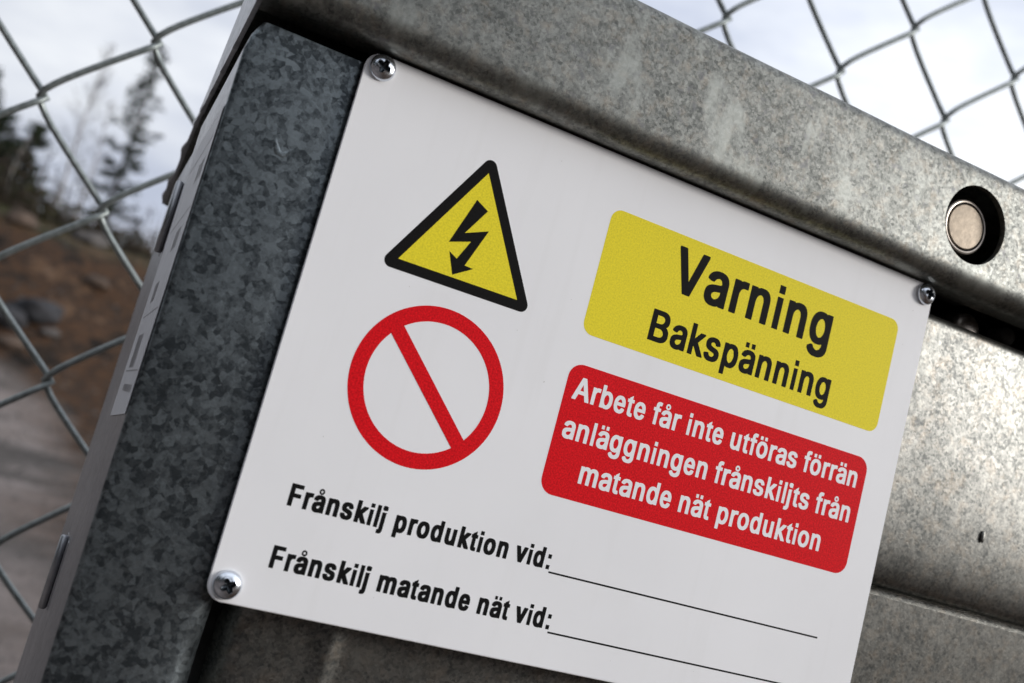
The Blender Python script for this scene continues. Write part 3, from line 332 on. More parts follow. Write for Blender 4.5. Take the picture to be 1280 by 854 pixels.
GLYB = json.loads(r'''{"a":[456,[[154,-8,144,-6,120,2,96,14,89,18,80,25,67,38,52,60,46,72,38,94,33,112,31,122,31,136,29,144,29,196,31,202,31,216,33,222,33,228,40,250,52,274,61,286,77,302,90,310,110,321,136,330,178,341,184,341,226,349,248,351,270,356,275,358,279,362,280,364,281,368,276,386,266,405,255,416,242,422,232,419,216,409,202,394,194,382,183,360,176,356,168,353,116,353,58,374,46,380,44,382,41,390,41,424,52,454,62,474,68,483,80,499,92,511,104,520,116,528,139,540,164,548,182,553,190,553,198,555,282,555,296,553,316,548,338,541,362,528,380,515,386,509,400,490,412,468,420,446,427,418,427,408,429,400,429,18,426,8,420,4,410,1,302,1,294,3,274,-4,256,-9],[213,124,218,123,226,126,246,139,258,152,266,164,274,180,279,194,282,220,280,221,270,221,254,218,246,217,228,212,216,208,208,204,192,193,186,184,180,172,180,160,190,142,199,132]]],"d":[501,[[188,-8,170,-4,147,4,130,14,112,27,101,38,86,58,76,74,66,94,58,114,48,146,43,166,43,172,39,190,39,200,37,206,37,228,35,236,35,310,37,318,37,340,39,346,39,358,45,390,52,414,58,432,67,456,82,482,92,497,106,513,123,528,130,532,158,546,178,552,186,553,192,555,274,555,288,553,298,550,302,550,303,554,303,700,306,708,307,710,312,712,322,715,428,715,441,710,442,708,445,700,445,16,442,8,441,6,428,1,324,1,316,3,290,-6,278,-9],[239,128,244,128,248,130,261,140,270,152,283,172,292,198,296,214,301,238,301,250,303,258,303,292,301,300,301,310,296,334,288,362,282,376,267,400,256,411,244,418,240,418,236,416,228,411,219,402,208,386,196,362,190,344,183,314,183,304,181,298,181,280,180,276,181,270,181,250,183,244,185,224,196,186,210,158,216,149,232,133]]],"e":[456,[[188,-8,168,-4,150,2,130,12,108,27,93,42,84,53,72,72,58,99,44,140,40,156,33,190,33,202,31,210,31,232,29,240,29,302,31,310,31,334,33,340,33,352,35,358,35,366,44,404,56,440,70,470,91,502,111,522,122,530,148,544,166,550,186,555,268,555,282,553,308,544,332,532,348,521,367,502,382,480,396,452,408,418,415,392,419,370,419,360,421,354,421,336,423,328,423,236,420,226,418,224,404,219,180,219,177,218,176,216,180,198,184,186,190,172,198,158,205,148,218,135,226,130,234,126,238,127,247,132,259,144,268,158,273,166,282,190,286,193,294,196,348,197,412,174,414,172,417,164,417,128,408,98,392,64,381,48,366,31,346,16,328,5,314,0,294,-6,286,-7,280,-9],[180,346,184,345,270,345,273,346,274,348,273,354,268,368,256,392,252,397,247,404,236,415,232,417,228,419,226,418,219,414,205,400,192,380,180,352,179,348]]],"i":[228,[[50,-1,48,0,47,4,47,516,48,518,52,519,178,519,180,518,181,514,181,2,180,0,176,-1],[50,579,48,580,47,584,47,710,48,714,52,715,178,715,180,714,181,710,181,584,180,580,176,579]]],"j":[228,[[-22,-182,-33,-178,-34,-176,-37,-168,-36,-64,-34,-58,-28,-54,-20,-51,-8,-51,5,-46,10,-38,14,-30,19,-12,19,514,20,516,24,517,166,517,176,517,180,516,181,514,181,504,180,500,178,499,162,499,160,498,159,494,159,-50,157,-58,157,-68,152,-90,140,-124,132,-138,125,-148,114,-159,100,-168,76,-178,52,-183],[52,572,38,578,30,583,25,588,17,600,12,616,9,630,9,676,12,688,19,708,23,714,34,724,46,730,60,735,120,735,134,730,146,724,156,716,178,715,181,712,181,584,180,580,176,579,146,579,124,571]]],"k":[456,[[70,2,62,5,58,8,55,18,55,698,58,708,64,712,72,715,180,715,190,712,196,708,199,698,199,438,200,432,202,431,204,433,285,542,292,546,302,549,426,549,439,544,440,542,443,534,443,502,440,494,302,311,300,306,306,296,452,56,455,48,455,18,452,8,446,4,436,1,312,1,298,6,295,8,290,16,206,154,202,160,200,161,199,154,199,18,196,8,190,4,180,1]]],"l":[228,[[50,-1,48,0,47,4,47,712,48,714,52,715,178,715,180,714,181,710,181,2,180,0,176,-1]]],"m":[729,[[66,2,58,5,54,8,51,18,51,532,54,542,55,544,68,549,180,549,194,546,218,554,230,557,314,557,326,554,344,548,356,543,367,536,382,523,396,532,417,544,440,552,450,555,462,557,550,557,562,554,586,546,606,536,622,525,634,513,650,490,658,474,668,446,675,412,675,394,677,386,676,14,674,8,673,6,660,1,546,1,536,4,530,8,527,16,527,80,527,350,525,358,525,368,520,384,514,396,509,404,494,416,486,420,484,420,472,413,459,400,454,392,446,376,439,350,439,18,436,8,430,4,420,1,308,1,298,4,292,8,289,18,289,358,284,380,276,396,271,404,262,413,254,418,250,420,236,411,225,400,218,390,206,364,201,340,201,18,198,8,192,4,182,1]]],"n":[501,[[70,2,62,5,58,8,55,18,55,532,58,542,64,546,74,549,180,549,194,545,210,550,230,555,316,555,336,550,348,546,366,538,386,525,400,511,412,494,426,466,434,442,438,426,439,418,441,412,441,404,443,398,443,376,445,368,445,156,445,18,442,8,441,6,436,4,426,1,318,1,308,4,302,8,299,18,299,334,297,340,297,350,292,370,282,392,277,400,264,413,256,418,252,418,236,407,227,398,218,384,208,362,203,344,203,336,201,330,201,18,198,8,192,4,182,1]]],"o":[501,[[202,-8,182,-4,154,6,142,12,122,25,105,40,92,55,78,76,64,102,58,116,48,146,39,182,39,190,37,196,37,206,35,212,35,240,33,248,33,296,35,304,35,332,37,338,37,350,39,356,39,362,44,384,50,406,56,424,70,456,78,470,93,492,120,519,129,526,136,530,160,542,176,548,194,553,208,555,292,555,297,554,318,550,346,540,362,532,384,517,405,496,418,479,428,462,438,442,450,410,459,378,463,356,463,348,465,342,465,328,467,322,467,226,465,218,465,202,463,196,463,188,452,142,438,104,429,84,407,52,381,26,362,14,342,4,326,-2,308,-7,294,-9],[247,126,252,126,268,135,283,150,296,170,308,198,317,234,317,240,319,246,319,260,321,268,321,278,319,284,319,298,317,304,317,310,310,340,304,358,292,382,281,398,268,411,254,419,250,420,242,417,227,406,216,393,206,376,200,364,192,342,185,314,185,308,183,302,183,292,181,284,181,258,183,252,183,242,185,236,185,230,190,210,198,186,208,166,223,144,231,136]]],"p":[501,[[70,-182,62,-179,58,-176,55,-166,55,532,58,542,64,546,74,549,178,549,192,546,212,552,224,555,310,555,316,553,324,552,344,546,372,532,392,517,401,508,404,504,412,495,426,472,436,452,444,432,457,390,461,362,463,356,463,346,465,340,465,316,467,308,467,240,465,232,465,210,463,202,463,190,461,184,459,166,450,132,444,114,435,90,420,64,401,38,390,27,379,18,354,4,332,-4,310,-9,226,-9,212,-6,204,-4,200,-4,199,-8,199,-166,196,-176,194,-178,180,-183],[257,128,262,128,269,132,285,148,294,162,303,178,308,192,315,216,321,256,321,296,319,302,319,310,315,332,308,356,296,382,288,395,276,409,262,418,256,418,249,414,233,398,224,384,214,364,208,346,201,316,201,308,199,302,199,284,197,276,199,266,199,248,201,242,203,222,214,184,226,160,236,145,244,137]]],"r":[319,[[70,2,62,5,58,8,55,18,55,532,58,542,64,546,74,549,178,549,186,547,212,555,310,555,323,550,324,548,327,540,327,432,324,422,320,419,310,415,252,416,244,412,228,401,218,388,208,370,204,360,201,350,199,336,199,18,196,8,190,4,180,1]]],"s":[456,[[166,-8,146,-5,130,0,114,6,94,16,81,24,68,35,54,51,48,60,36,82,24,118,21,130,21,166,24,176,30,180,42,184,92,197,152,196,160,193,164,190,172,167,180,152,187,142,194,135,202,130,214,124,218,123,224,124,232,127,251,140,263,156,265,162,264,168,255,182,249,188,238,195,230,198,162,218,126,230,98,244,84,253,67,268,54,286,45,302,38,324,35,334,35,342,33,350,33,420,38,442,44,460,56,484,69,502,79,512,91,522,104,530,134,544,164,553,172,553,180,555,262,555,272,555,294,551,324,541,340,532,353,524,377,500,390,480,397,468,408,436,411,426,411,390,408,380,402,376,384,370,338,357,284,358,274,362,270,365,265,380,256,396,251,404,235,420,224,425,214,420,199,410,188,394,185,388,186,384,192,373,198,367,214,356,242,346,310,326,340,314,358,304,373,294,391,276,400,262,408,246,414,228,419,208,419,132,417,118,406,84,394,61,387,52,364,29,354,22,340,13,324,6,294,-4,270,-9]]],"t":[273,[[154,-4,150,-3,140,-2,122,4,114,8,98,19,88,31,81,42,78,50,70,74,65,94,65,104,63,112,63,418,60,421,34,421,24,425,20,428,17,438,17,532,20,542,26,546,34,549,58,549,62,550,63,554,63,578,65,582,188,662,190,662,192,660,195,652,195,554,196,550,200,549,240,548,248,545,252,542,255,532,255,438,252,428,248,425,238,421,200,421,196,420,195,418,195,152,198,140,202,132,204,130,236,129,248,124,251,120,255,110,255,102,257,96,257,86,259,80,259,72,261,66,261,56,263,50,263,20,260,10,258,8,246,2,232,-3,224,-3,216,-5]]],"u":[501,[[178,-4,154,2,128,14,114,23,96,41,88,52,74,77,66,100,61,116,57,136,57,144,55,150,55,168,53,176,53,532,56,542,62,546,72,549,182,549,192,545,196,542,199,532,199,212,203,188,208,174,220,152,228,141,242,132,246,132,261,142,270,151,281,170,286,180,290,192,295,212,295,222,297,230,297,532,300,542,306,546,316,549,422,549,432,546,437,544,438,542,441,532,441,18,438,8,432,4,422,1,318,1,304,5,270,-5]]],"v":[456,[[168,2,160,5,156,8,144,44,74,274,6,498,5,534,8,542,9,544,22,549,138,549,148,546,154,543,156,540,158,534,226,298,228,296,230,298,242,340,296,526,300,538,303,544,308,546,318,549,436,548,447,544,448,542,450,536,451,500,312,44,304,18,300,8,294,4,284,1]]],"F":[501,[[76,2,68,5,64,8,61,18,61,698,64,708,70,712,80,715,444,715,454,712,460,708,463,698,463,598,460,588,456,585,446,581,384,581,216,581,212,580,211,576,211,422,212,420,216,419,420,419,434,414,436,412,439,402,439,302,436,292,430,288,420,285,216,285,212,284,211,280,211,18,208,8,202,4,192,1]]],":":[273,[[72,-1,70,0,69,4,69,144,70,148,74,149,200,149,202,148,203,144,203,4,202,0,198,-1],[72,369,70,370,69,374,69,514,70,518,74,519,200,519,202,518,203,514,203,374,202,370,198,369]]],"ä":[456,[[154,-8,144,-6,120,2,96,14,89,18,80,25,67,38,52,60,46,72,38,94,33,112,31,122,31,136,29,144,29,196,31,202,31,216,33,222,33,228,40,250,52,274,61,286,77,302,90,310,110,321,136,330,178,341,184,341,226,349,248,351,270,356,275,358,279,362,280,364,281,368,276,386,266,405,255,416,242,422,232,419,216,409,202,394,194,382,183,360,176,356,168,353,116,353,58,374,46,380,44,382,41,390,41,424,52,454,62,474,68,483,80,499,92,511,104,520,116,528,139,540,164,548,182,553,190,553,198,555,282,555,296,553,316,548,338,541,362,528,380,515,386,509,400,490,412,468,420,446,427,418,427,408,429,400,429,18,426,8,420,4,410,1,302,1,294,3,274,-4,256,-9],[213,124,218,123,226,126,246,139,258,152,266,164,274,180,279,194,282,220,280,221,270,221,254,218,246,217,228,212,216,208,208,204,192,193,186,184,180,172,180,160,190,142,199,132],[100,595,98,596,97,600,97,710,98,714,102,715,192,715,194,714,195,710,195,600,194,596,190,595],[264,595,262,596,261,600,261,710,262,714,266,715,356,715,358,714,359,710,359,600,358,596,354,595]]],"å":[456,[[154,-8,144,-6,120,2,96,14,89,18,80,25,67,38,52,60,46,72,38,94,33,112,31,122,31,136,29,144,29,196,31,202,31,216,33,222,33,228,40,250,52,274,61,286,77,302,90,310,110,321,136,330,178,341,184,341,226,349,248,351,270,356,275,358,279,362,280,364,281,368,276,386,266,405,255,416,242,422,232,419,216,409,202,394,194,382,183,360,176,356,168,353,116,353,58,374,46,380,44,382,41,390,41,424,52,454,62,474,68,483,80,499,92,511,104,520,116,528,139,540,164,548,182,553,190,553,198,555,282,555,296,553,316,548,338,541,362,528,380,515,386,509,400,490,412,468,420,446,427,418,427,408,429,400,429,18,426,8,420,4,410,1,302,1,294,3,274,-4,256,-9],[213,124,218,123,226,126,246,139,258,152,266,164,274,180,279,194,282,220,280,221,270,221,254,218,246,217,228,212,216,208,208,204,192,193,186,184,180,172,180,160,190,142,199,132],[222,568,206,572,186,582,173,592,162,605,152,623,148,636,143,660,143,670,145,676,145,684,152,706,162,724,174,739,186,748,206,758,224,763,244,763,262,758,278,750,286,745,304,726,316,705,320,692,323,680,323,650,320,638,316,626,308,610,303,602,286,585,278,580,262,572,244,567],[231,626,234,625,244,628,254,633,264,644,269,656,269,674,264,686,252,698,244,702,236,704,222,702,210,695,206,690,201,682,197,668,197,662,200,652,207,638,220,629]]]}''')      # heavier cut for the two lower lines

def loops_to_mesh(name, loops, y):
    """flat print: closed 2-D loops (x,z in mm) filled with holes, lying at depth y"""
    cu = bpy.data.curves.new(name, 'CURVE'); cu.dimensions = '2D'; cu.fill_mode = 'BOTH'
    for lp in loops:
        s = cu.splines.new('POLY'); s.points.add(len(lp) - 1)
        for i, (a, b) in enumerate(lp): s.points[i].co = (a, b, 0, 1)
        s.use_cyclic_u = True
    ob = bpy.data.objects.new('tmp', cu); COL.objects.link(ob)
    dg = bpy.context.evaluated_depsgraph_get()
    me0 = bpy.data.meshes.new_from_object(ob.evaluated_get(dg))
    V = [(v.co.x, y, v.co.y) for v in me0.vertices]; F = [tuple(p.vertices) for p in me0.polygons]
    bpy.data.objects.remove(ob, do_unlink=True); bpy.data.curves.remove(cu); bpy.data.meshes.remove(me0)
    me = mesh_from(name, V, F)
    bm = bmesh.new(); bm.from_mesh(me)
    for f in bm.faces:
        f.normal_update()
        if f.normal.y > 0: f.normal_flip()
    bm.to_mesh(me); bm.free(); return me

def text_loops(txt, x0, x1, zb, cap, GLY=GLY):
    adv = []; x = 0.0
    for c in txt:
        adv.append(x); x += 228 if c == ' ' else GLY[c][0]
    pts = [(a + p) for c, a in zip(txt, adv) if c != ' ' for lp in GLY[c][1] for p in lp[0::2]]
    lo, hi = min(pts), max(pts); sx = (x1 - x0) / (hi - lo); sz = cap / 716.0; out = []
    for c, a in zip(txt, adv):
        if c == ' ': continue
        for lp in GLY[c][1]:
            out.append([(x0 + (a + lp[i] - lo) * sx, zb + lp[i + 1] * sz) for i in range(0, len(lp), 2)])
    return out

def rrect(x0, x1, z0, z1, r, n=7):
    return (arc(x1 - r, z1 - r, r, 0, 90, n) + arc(x0 + r, z1 - r, r, 90, 180, n) +
            arc(x0 + r, z0 + r, r, 180, 270, n) + arc(x1 - r, z0 + r, r, 270, 360, n))

sign = thing('warning_sign', 'white plastic warning sign with yellow, red and black print screwed to galvanised cabinet', 'sign', (0, 0, 0))
bm = bmesh.new()
pl = rrect(0, 210, -152.2, 0, 4.5, 10)
fv = [bm.verts.new((x, 0, z)) for x, z in pl]; bv = [bm.verts.new((x, 1.0, z)) for x, z in pl]
bm.faces.new(fv); bm.faces.new(bv[::-1]); nn = len(pl)
for i in range(nn): bm.faces.new((fv[i], bv[i], bv[(i + 1) % nn], fv[(i + 1) % nn]))
bmesh.ops.recalc_face_normals(bm, faces=bm.faces)
edges = [e for e in bm.edges if len([v for v in e.verts if v.co.y < .5]) == 2]
bmesh.ops.bevel(bm, geom=edges, offset=.22, segments=2, affect='EDGES')
bmesh.ops.scale(bm, vec=(MM,) * 3, verts=bm.verts)
me = bpy.data.meshes.new('sign_plate'); bm.to_mesh(me); bm.free()
link('sign_plate', me, sign, M_white)
Y1, Y2, Y3 = -.03, -.06, -.09
link('yellow_panel', loops_to_mesh('yellow_panel', [rrect(83.45, 198.17, -55.48, -16.09, 3.6)], Y1), sign, M_yellow)
link('red_panel', loops_to_mesh('red_panel', [rrect(82.98, 197.94, -103.8, -64.55, 4.4)], Y1), sign, M_red)
# warning triangle
def tri_round(cx, cz, R, r, n=8):
    o = []
    for a in (90, 210, 330):
        px, pz = cx + R * math.cos(rad(a)), cz + R * math.sin(rad(a)); o += arc(px, pz, r, a + 60, a - 60, n)[::-1]
    return o
tcx, tcz = 42.6, -42.0
outer = tri_round(tcx, tcz, 21.41 + 2 * (3.0 - 2.05), 2.05)
inner = [(tcx + 21.41 * math.cos(rad(a)), tcz + 21.41 * math.sin(rad(a))) for a in (90, 210, 330)]
link('warning_triangle', loops_to_mesh('warning_triangle', [outer], Y1), sign, M_black)
tri = link('yellow_triangle', loops_to_mesh('yellow_triangle', [inner], Y2), sign, M_yellow)
bolt = [(41.44, -29.14), (45.46, -31.19), (40.56, -39.42), (47.37, -36.59), (43.08, -48.3), (45.82, -48.48), (40.28, -52.0), (37.63, -45.85),
        (40.28, -47.22), (43.03, -41.21), (36.72, -43.41)]
link('lightning_bolt', loops_to_mesh('lightning_bolt', [bolt], Y3), sign, M_black)
# prohibition ring
pcx, pcz, ro_, ri_ = 42.37, -84.3, 22.74, 18.29
link('prohibition_ring', loops_to_mesh('prohibition_ring', [arc(pcx, pcz, ro_, 0, 360, 96)[:-1], arc(pcx, pcz, ri_, 0, 360, 96)[:-1]], Y1), sign, M_red)
h_ = 2.12; L_ = ri_ + 1.2
def rot45(u, v): c = math.sqrt(.5); return (pcx + c * u + c * v, pcz - c * u + c * v)
link('prohibition_bar', loops_to_mesh('prohibition_bar', [[rot45(-L_, -h_), rot45(L_, -h_), rot45(L_, h_), rot45(-L_, h_)]], Y2), sign, M_red)
def text(txt, x0, x1, zb, cap, mat, y=Y2, gly=GLY):
    o = link('lettering', loops_to_mesh('lettering', text_loops(txt, x0, x1, zb, cap, gly), y), sign, mat)
    o['label'] = '"%s" in %s letters' % (txt, 'white' if mat is M_white else 'black'); return o
text('Varning', 108.96, 171.05, -33.95, 14.5, M_black)
text('Bakspänning', 105.3, 175.8, -50.9, 9.85, M_black)
text('Arbete får inte utföras förrän', 85.72, 194.6, -75.1, 6.85, M_white)
text('anläggningen frånskiljts från', 85.64, 194.75, -86.8, 6.85, M_white)
text('matande nät produktion', 94.6, 185.45, -98.5, 6.85, M_white)
text('Frånskilj produktion vid:', 13.7, 92.55, -124.65, 6.0, M_black, Y1, GLYB)
text('Frånskilj matande nät vid:', 13.7, 97.3, -141.2, 6.0, M_black, Y1, GLYB)
def rect(x0, x1, z0, z1): return [(x0, z0), (x1, z0), (x1, z1), (x0, z1)]
link('blank_line', loops_to_mesh('blank_line', [rect(92.7, 192.65, -125.6, -125.08)], Y1), sign, M_black)
link('blank_line', loops_to_mesh('blank_line', [rect(97.2, 197.1, -142.25, -141.73)], Y1), sign, M_black)
# a few specks of dirt on the plate
rng = random.Random(5); sp = []
for k in range(26):
    x, z, r = rng.uniform(5, 205), rng.uniform(-148, -5), rng.uniform(.06, .2)
    sp.append([(x + r * rng.uniform(.6, 1.3) * math.cos(a * 1.047), z + r * rng.uniform(.6, 1.3) * math.sin(a * 1.047)) for a in range(6)])
M_speck = simple('dirt_speck', (.38, .36, .33), .8)
o = link('dirt_specks', loops_to_mesh('dirt_specks', sp, -.02), sign, M_speck); o['kind'] = 'stuff'

# ------------------------------------------------------------------ screws
def screw_mesh():
    R, H = 3.75, 2.35; n = 96; rows = []
    def rb(th, k=1.0):
        return k * (1.66 + .46 * math.cos(4 * th) - .05 * math.cos(8 * th))
    def dome(r): return .35 + (H - .35) * math.sqrt(max(0, 1 - (r / R) ** 2.3))
    V, F = [], []
    def ring(fn):
        rows.append(len(V))
        for i in range(n):
            th = 2 * math.pi * i / n; r, h = fn(th); V.append((r * math.cos(th), -h, r * math.sin(th)))
    ring(lambda t: (R * 1.0, 0.0)); ring(lambda t: (R, .2))
    for k in range(0, 12):
        f = k / 12.0
        def fn(t, f=f):
            b = rb(t) + .12; r = R * .995 + (b - R * .995) * f; return (r, dome(r))
        ring(fn)
    ring(lambda t: (rb(t) + .04, dome(rb(t)) + .03))
    lip = len(rows) - 1
    ring(lambda t: (rb(t) * .96, dome(rb(t)) - .12))
    ring(lambda t: (rb(t) * .80, .75)); ring(lambda t: (rb(t) * .45, .45)); ring(lambda t: (.12, .4))
    mats = []
    for q in range(len(rows) - 1):
        for i in range(n):
            j = (i + 1) % n; F.append((rows[q] + i, rows[q] + j, rows[q + 1] + j, rows[q + 1] + i)); mats.append(1 if q > lip else 0)
    F.append(tuple(rows[-1] + i for i in range(n))); mats.append(1)
    F.append(tuple(rows[0] + i for i in range(n))[::-1]); mats.append(0)
    me = fix(mesh_from('screw_head', V, F))
    me.materials.append(M_screw); me.materials.append(M_recess)
    for p, m_ in zip(me.polygons, mats): p.material_index = m_
    me.shade_smooth(); me.set_sharp_from_angle(angle=rad(50)); return me
sm = screw_mesh()
shank = lathe('screw_shank', [(1.5, 0), (1.5, -3.0), (.9, -6.5)], 12)
shank.materials.append(M_screw)
for (x, z, a, lab, tl) in ((4.9, -3.75, 20, 'pan head screw in the upper left corner of the sign, under the lid edge', (1.5, 0)),
                       (4.9, -147.6, -33, 'pan head screw in the lower left corner of the sign, above the dark gap', (0, 0)),
                       (206.5, -3.6, 8, 'small tilted pan head screw in the upper right corner of the sign', (-3, 3))):
    t = thing('pan_head_screw', lab, 'screw', (x * MM, -.00002, z * MM), 'zinc plated screws holding the sign')
    t.rotation_euler = (rad(tl[0]), rad(a), rad(tl[1]))
    for nm, m_ in (('screw_head', sm), ('screw_shank', shank)):
        o = bpy.data.objects.new(nm, m_); COL.objects.link(o); o.parent = t

# ------------------------------------------------------------------ the galvanised cabinet
XL, XR, ZB, YB = -31.0, 430.0, -760.0, 178.0
cab = thing('steel_cabinet', 'galvanised steel cabinet with sloping lid, carrying the warning sign, in front of the fence', 'cabinet', (0, 0, 0))
# corner post: front face y=2.5, rounded left edge, swept right edge
pf = 2.6
prof = [(4.2, 24.0)] + [(4.2, 12.0)] + arc(-1.3, 8.2, 5.5, 0, -90, 12, ry=5.6) + [(-7, pf), (-12, pf), (-18, pf - .12)] + arc(XL + 1.6, pf + 1.6, 1.6, 270, 180, 6) + [(XL, 100.0)]
me = extrude_profile('corner_post', prof, ZB, -3.4, 'z', 180, .25, True, 3)
# chamfered, slightly rounded top end of the post
for v in me.vertices:
    z = v.co.z / MM
    if z > -13: v.co.x += MM * max(0, (z + 13) / 9) ** 2 * (2.4 if v.co.x / MM < -27 else 0)
    xm = v.co.x / MM
    if -9 < xm < 6:                    # right edge reshaped below the sign to catch a bright band of light
        q = min(1, max(0, (-150 - z) / 18)); v.co.y += MM * 3.2 * q * max(0, (xm + 9) / 13) ** 2 * (1 if v.co.y / MM < 12 else 0)
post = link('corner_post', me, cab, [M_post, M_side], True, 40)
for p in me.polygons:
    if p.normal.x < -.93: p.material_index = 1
# zinc drip on the post
def blob(name, path, widths, y, h, mat, parent):
    V, F = [], []; K = 9
    for i, (x, z) in enumerate(path):
        x2, z2 = path[min(i + 1, len(path) - 1)]; x1, z1 = path[max(i - 1, 0)]
        d = Vector((x2 - x1, z2 - z1)).normalized(); nx, nz = -d.y, d.x; w_ = widths[i]
        for k in range(K):
            t = -1 + 2 * k / (K - 1); V.append((x + nx * w_ * t, y - h * min(1, w_ / 1.2) * math.sqrt(max(0, 1 - t * t)) + .02, z + nz * w_ * t))
    for i in range(len(path) - 1):
        for k in range(K - 1): F.append((i * K + k, i * K + k + 1, (i + 1) * K + k + 1, (i + 1) * K + k))
    return link(name, fix(mesh_from(name, V, F)), parent, mat, True)
blob('zinc_drip', [(-16.9, -28.5), (-16.7, -31), (-16.2, -33.5), (-15.0, -35.6), (-13.4, -36.0), (-12.0, -34.6), (-11.0, -33.2), (-9.2, -32.3)],
     [.2, .5, .8, 1.15, 1.0, .6, .4, .2], pf + .03, .28, M_post, cab)

# side wall, back wall, right wall, floor of the cabinet (sheet)
link('side_wall', box('side_wall', XL + .35, XL + 1.9, 98, YB, ZB, -19.5), cab, M_side)
link('back_wall', box('back_wall', XL + 1.0, XR, YB, YB + 2, ZB, -12), cab, M_side)
link('side_wall', box('side_wall', XR, XR + 2, 5, YB + 2, ZB, -6), cab, M_side)
link('floor_plate', box('floor_plate', XL + 2, XR, 9, YB, ZB, ZB + 2), cab, M_side)
# front panel (door): rounded top lip, shallow fold across it, rounded left edge
def panel_profile():
    p = [(20, -13.5), (13, -6.6)]
    p += arc(10.6, -9.6, 3.6, 60, 180, 8)
    p += [(6.75, -30), (6.6, -60), (6.65, -72), (6.85, -82)] + [(7.25, -90), (7.9, -96), (8.9, -100.6), (10.4, -103.4), (12.2, -104.4), (17, -104.8), (17, -107.2), (9.15, -107.25), (9.6, -115), (11.2, -140), (12.6, -170), (12.8, -300), (12.8, ZB + 2)]
    return p
pp = panel_profile()
V, F = [], []; xs = [8.6 + 2.9 * (1 - math.cos(rad(90 * i / 6))) for i in range(7)] + [12.5, 14, 16, 18, 22] + [26 + i * .9 for i in range(26)] + [54 + i * 8.0 for i in range(48)]
xs = [x for x in xs if x < XR - 1] + [XR - 1]
zz = []
for (a, b), (c, d) in zip(pp[:-1], pp[1:]):
    k = max(1, int(abs(d - b) / 9)) if abs(d - b) > 14 else 1
    for i in range(k): zz.append((a + (c - a) * i / k, b + (d - b) * i / k))
zz.append(pp[-1])
for ix, x in enumerate(xs):
    back = 0.0
    if x < 17: back = 7.0 * max(0, (17 - x) / 8.4) ** 2.4
    for (y, z) in zz:
        dy = .5 * mnoise.noise(Vector((x * .012, z * .012, 4.0))) + back
        # a soft vertical ridge, shaped to catch a light stripe by reflection
        if z < -106: dy += -1.3 * math.exp(-((x - 38.5) / 3.0) ** 2)
        V.append((x, y + dy, z))
n_ = len(zz)
for i in range(len(xs) - 1):
    for k in range(n_ - 1): F.append((i * n_ + k, i * n_ + k + 1, (i + 1) * n_ + k + 1, (i + 1) * n_ + k))
me = fix(mesh_from('front_panel', V, F))
link('front_panel', me, cab, M_panel, True, 60)
link('inner_frame', box('inner_frame', 3.8, 10.0, 26, 30, ZB, -8), cab, M_in)
link('inner_frame', box('inner_frame', 10.5, XR - 2, 24, 27, -40, -1.5), cab, M_in)
# drip / pimple on the panel
bm = bmesh.new(); bmesh.ops.create_uvsphere(bm, u_segments=16, v_segments=10, radius=1)
bmesh.ops.scale(bm, vec=(1.0 * MM, .55 * MM, 2.2 * MM), verts=bm.verts); bmesh.ops.translate(bm, vec=(261 * MM, 6.3 * MM, -77.3 * MM), verts=bm.verts)
me = bpy.data.meshes.new('zinc_drip'); bm.to_mesh(me); bm.free(); link('zinc_drip', me, cab, M_panel, True)

# lid: sheet with front apron, sloping top and triangular side
ZT, YF = 44.6, -9.0
XLL = -32.2
rb_, rt = 7.2, 4.5
slope = math.tan(rad(17.5))
path = [(6.5, .6)] + [(2, .6)] + arc(YF + rb_, .6 + rb_, rb_, 270, 180, 8)
path += [(YF, 13), (YF, 20), (YF, 28), (YF, 36)] + arc(YF + rt, ZT - rt, rt, 180, 107.5, 7)
y_top, z_top = path[-1]
for k in (25, 60, 95, 130, 165, 190, 211): path.append((y_top + k, z_top - k * slope))
sh = sheet(path[::-1], 2.2)
me = extrude_profile('lid_sheet', sh, XLL + 1.2, XR + 6, 'x', 60, .35, True, 11)
lid = link('lid_sheet', me, cab, M_lid, False)
# hole for the pin
cut = lathe('cut', [(13.7, -3), (13.7, 6)], 72, c=(213.5, -10 + 2, 23)); cut_o = link('cut', cut)
boolean(lid, cut_o); lid.data.name = 'lid_sheet'
lid.data.materials.clear(); lid.data.materials.append(M_lid); lid.data.shade_smooth(); lid.data.set_sharp_from_angle(angle=rad(34))
# left cheek of the lid with rough zinc runs on its lower edge
top_line = lambda y: z_top - (y - y_top) * slope if y > y_top else ZT - 1
ys = [YF + .6 + i * (204 - YF) / 84 for i in range(85)]
V, F = [], []; rngd = random.Random(8)
for i, y in enumerate(ys):
    lump = 0
    for (yc, wd, am) in ((34, 3, .9), (60, 2.6, 1.5), (88, 3.4, 1.0), (112, 3.2, 2.2), (133, 4.5, 2.4), (158, 5.0, 3.2), (186, 7, 3.6), (199, 5, 4.0)):
        lump += am * math.exp(-((y - yc) / wd) ** 2)
    zb = (-2.2 - lump * .8) if y > YF + 4 else (-2.2 + 3.0 * (1 - (y - YF) / 4.0))
    zt = top_line(y) if y > YF + 4 else ZT - 4 + 3 * (y - YF) / 4
    zb = min(zb, zt - 2.2)
    bulge = .35 * lump
    for (x, z) in ((XLL + .3, zb), (XLL - bulge * .6, zb + .15), (XLL - .05 - bulge, zb + 1.2), (XLL - .1, zb + .6 * (zt - zb)), (XLL, zt - .5), (XLL + .7, zt)):
        V.append((x, y, z))
    V.append((XLL + 1.3, y, zt)); V.append((XLL + 1.3, y, zb))
for i in range(len(ys) - 1):
    for k in range(8): F.append((i * 8 + k, i * 8 + (k + 1) % 8, (i + 1) * 8 + (k + 1) % 8, (i + 1) * 8 + k))
F.append(tuple(range(8))); F.append(tuple((len(ys) - 1) * 8 + k for k in range(8)))
link('lid_cheek', fix(mesh_from('lid_cheek', V, F)), cab, M_side, True, 50)
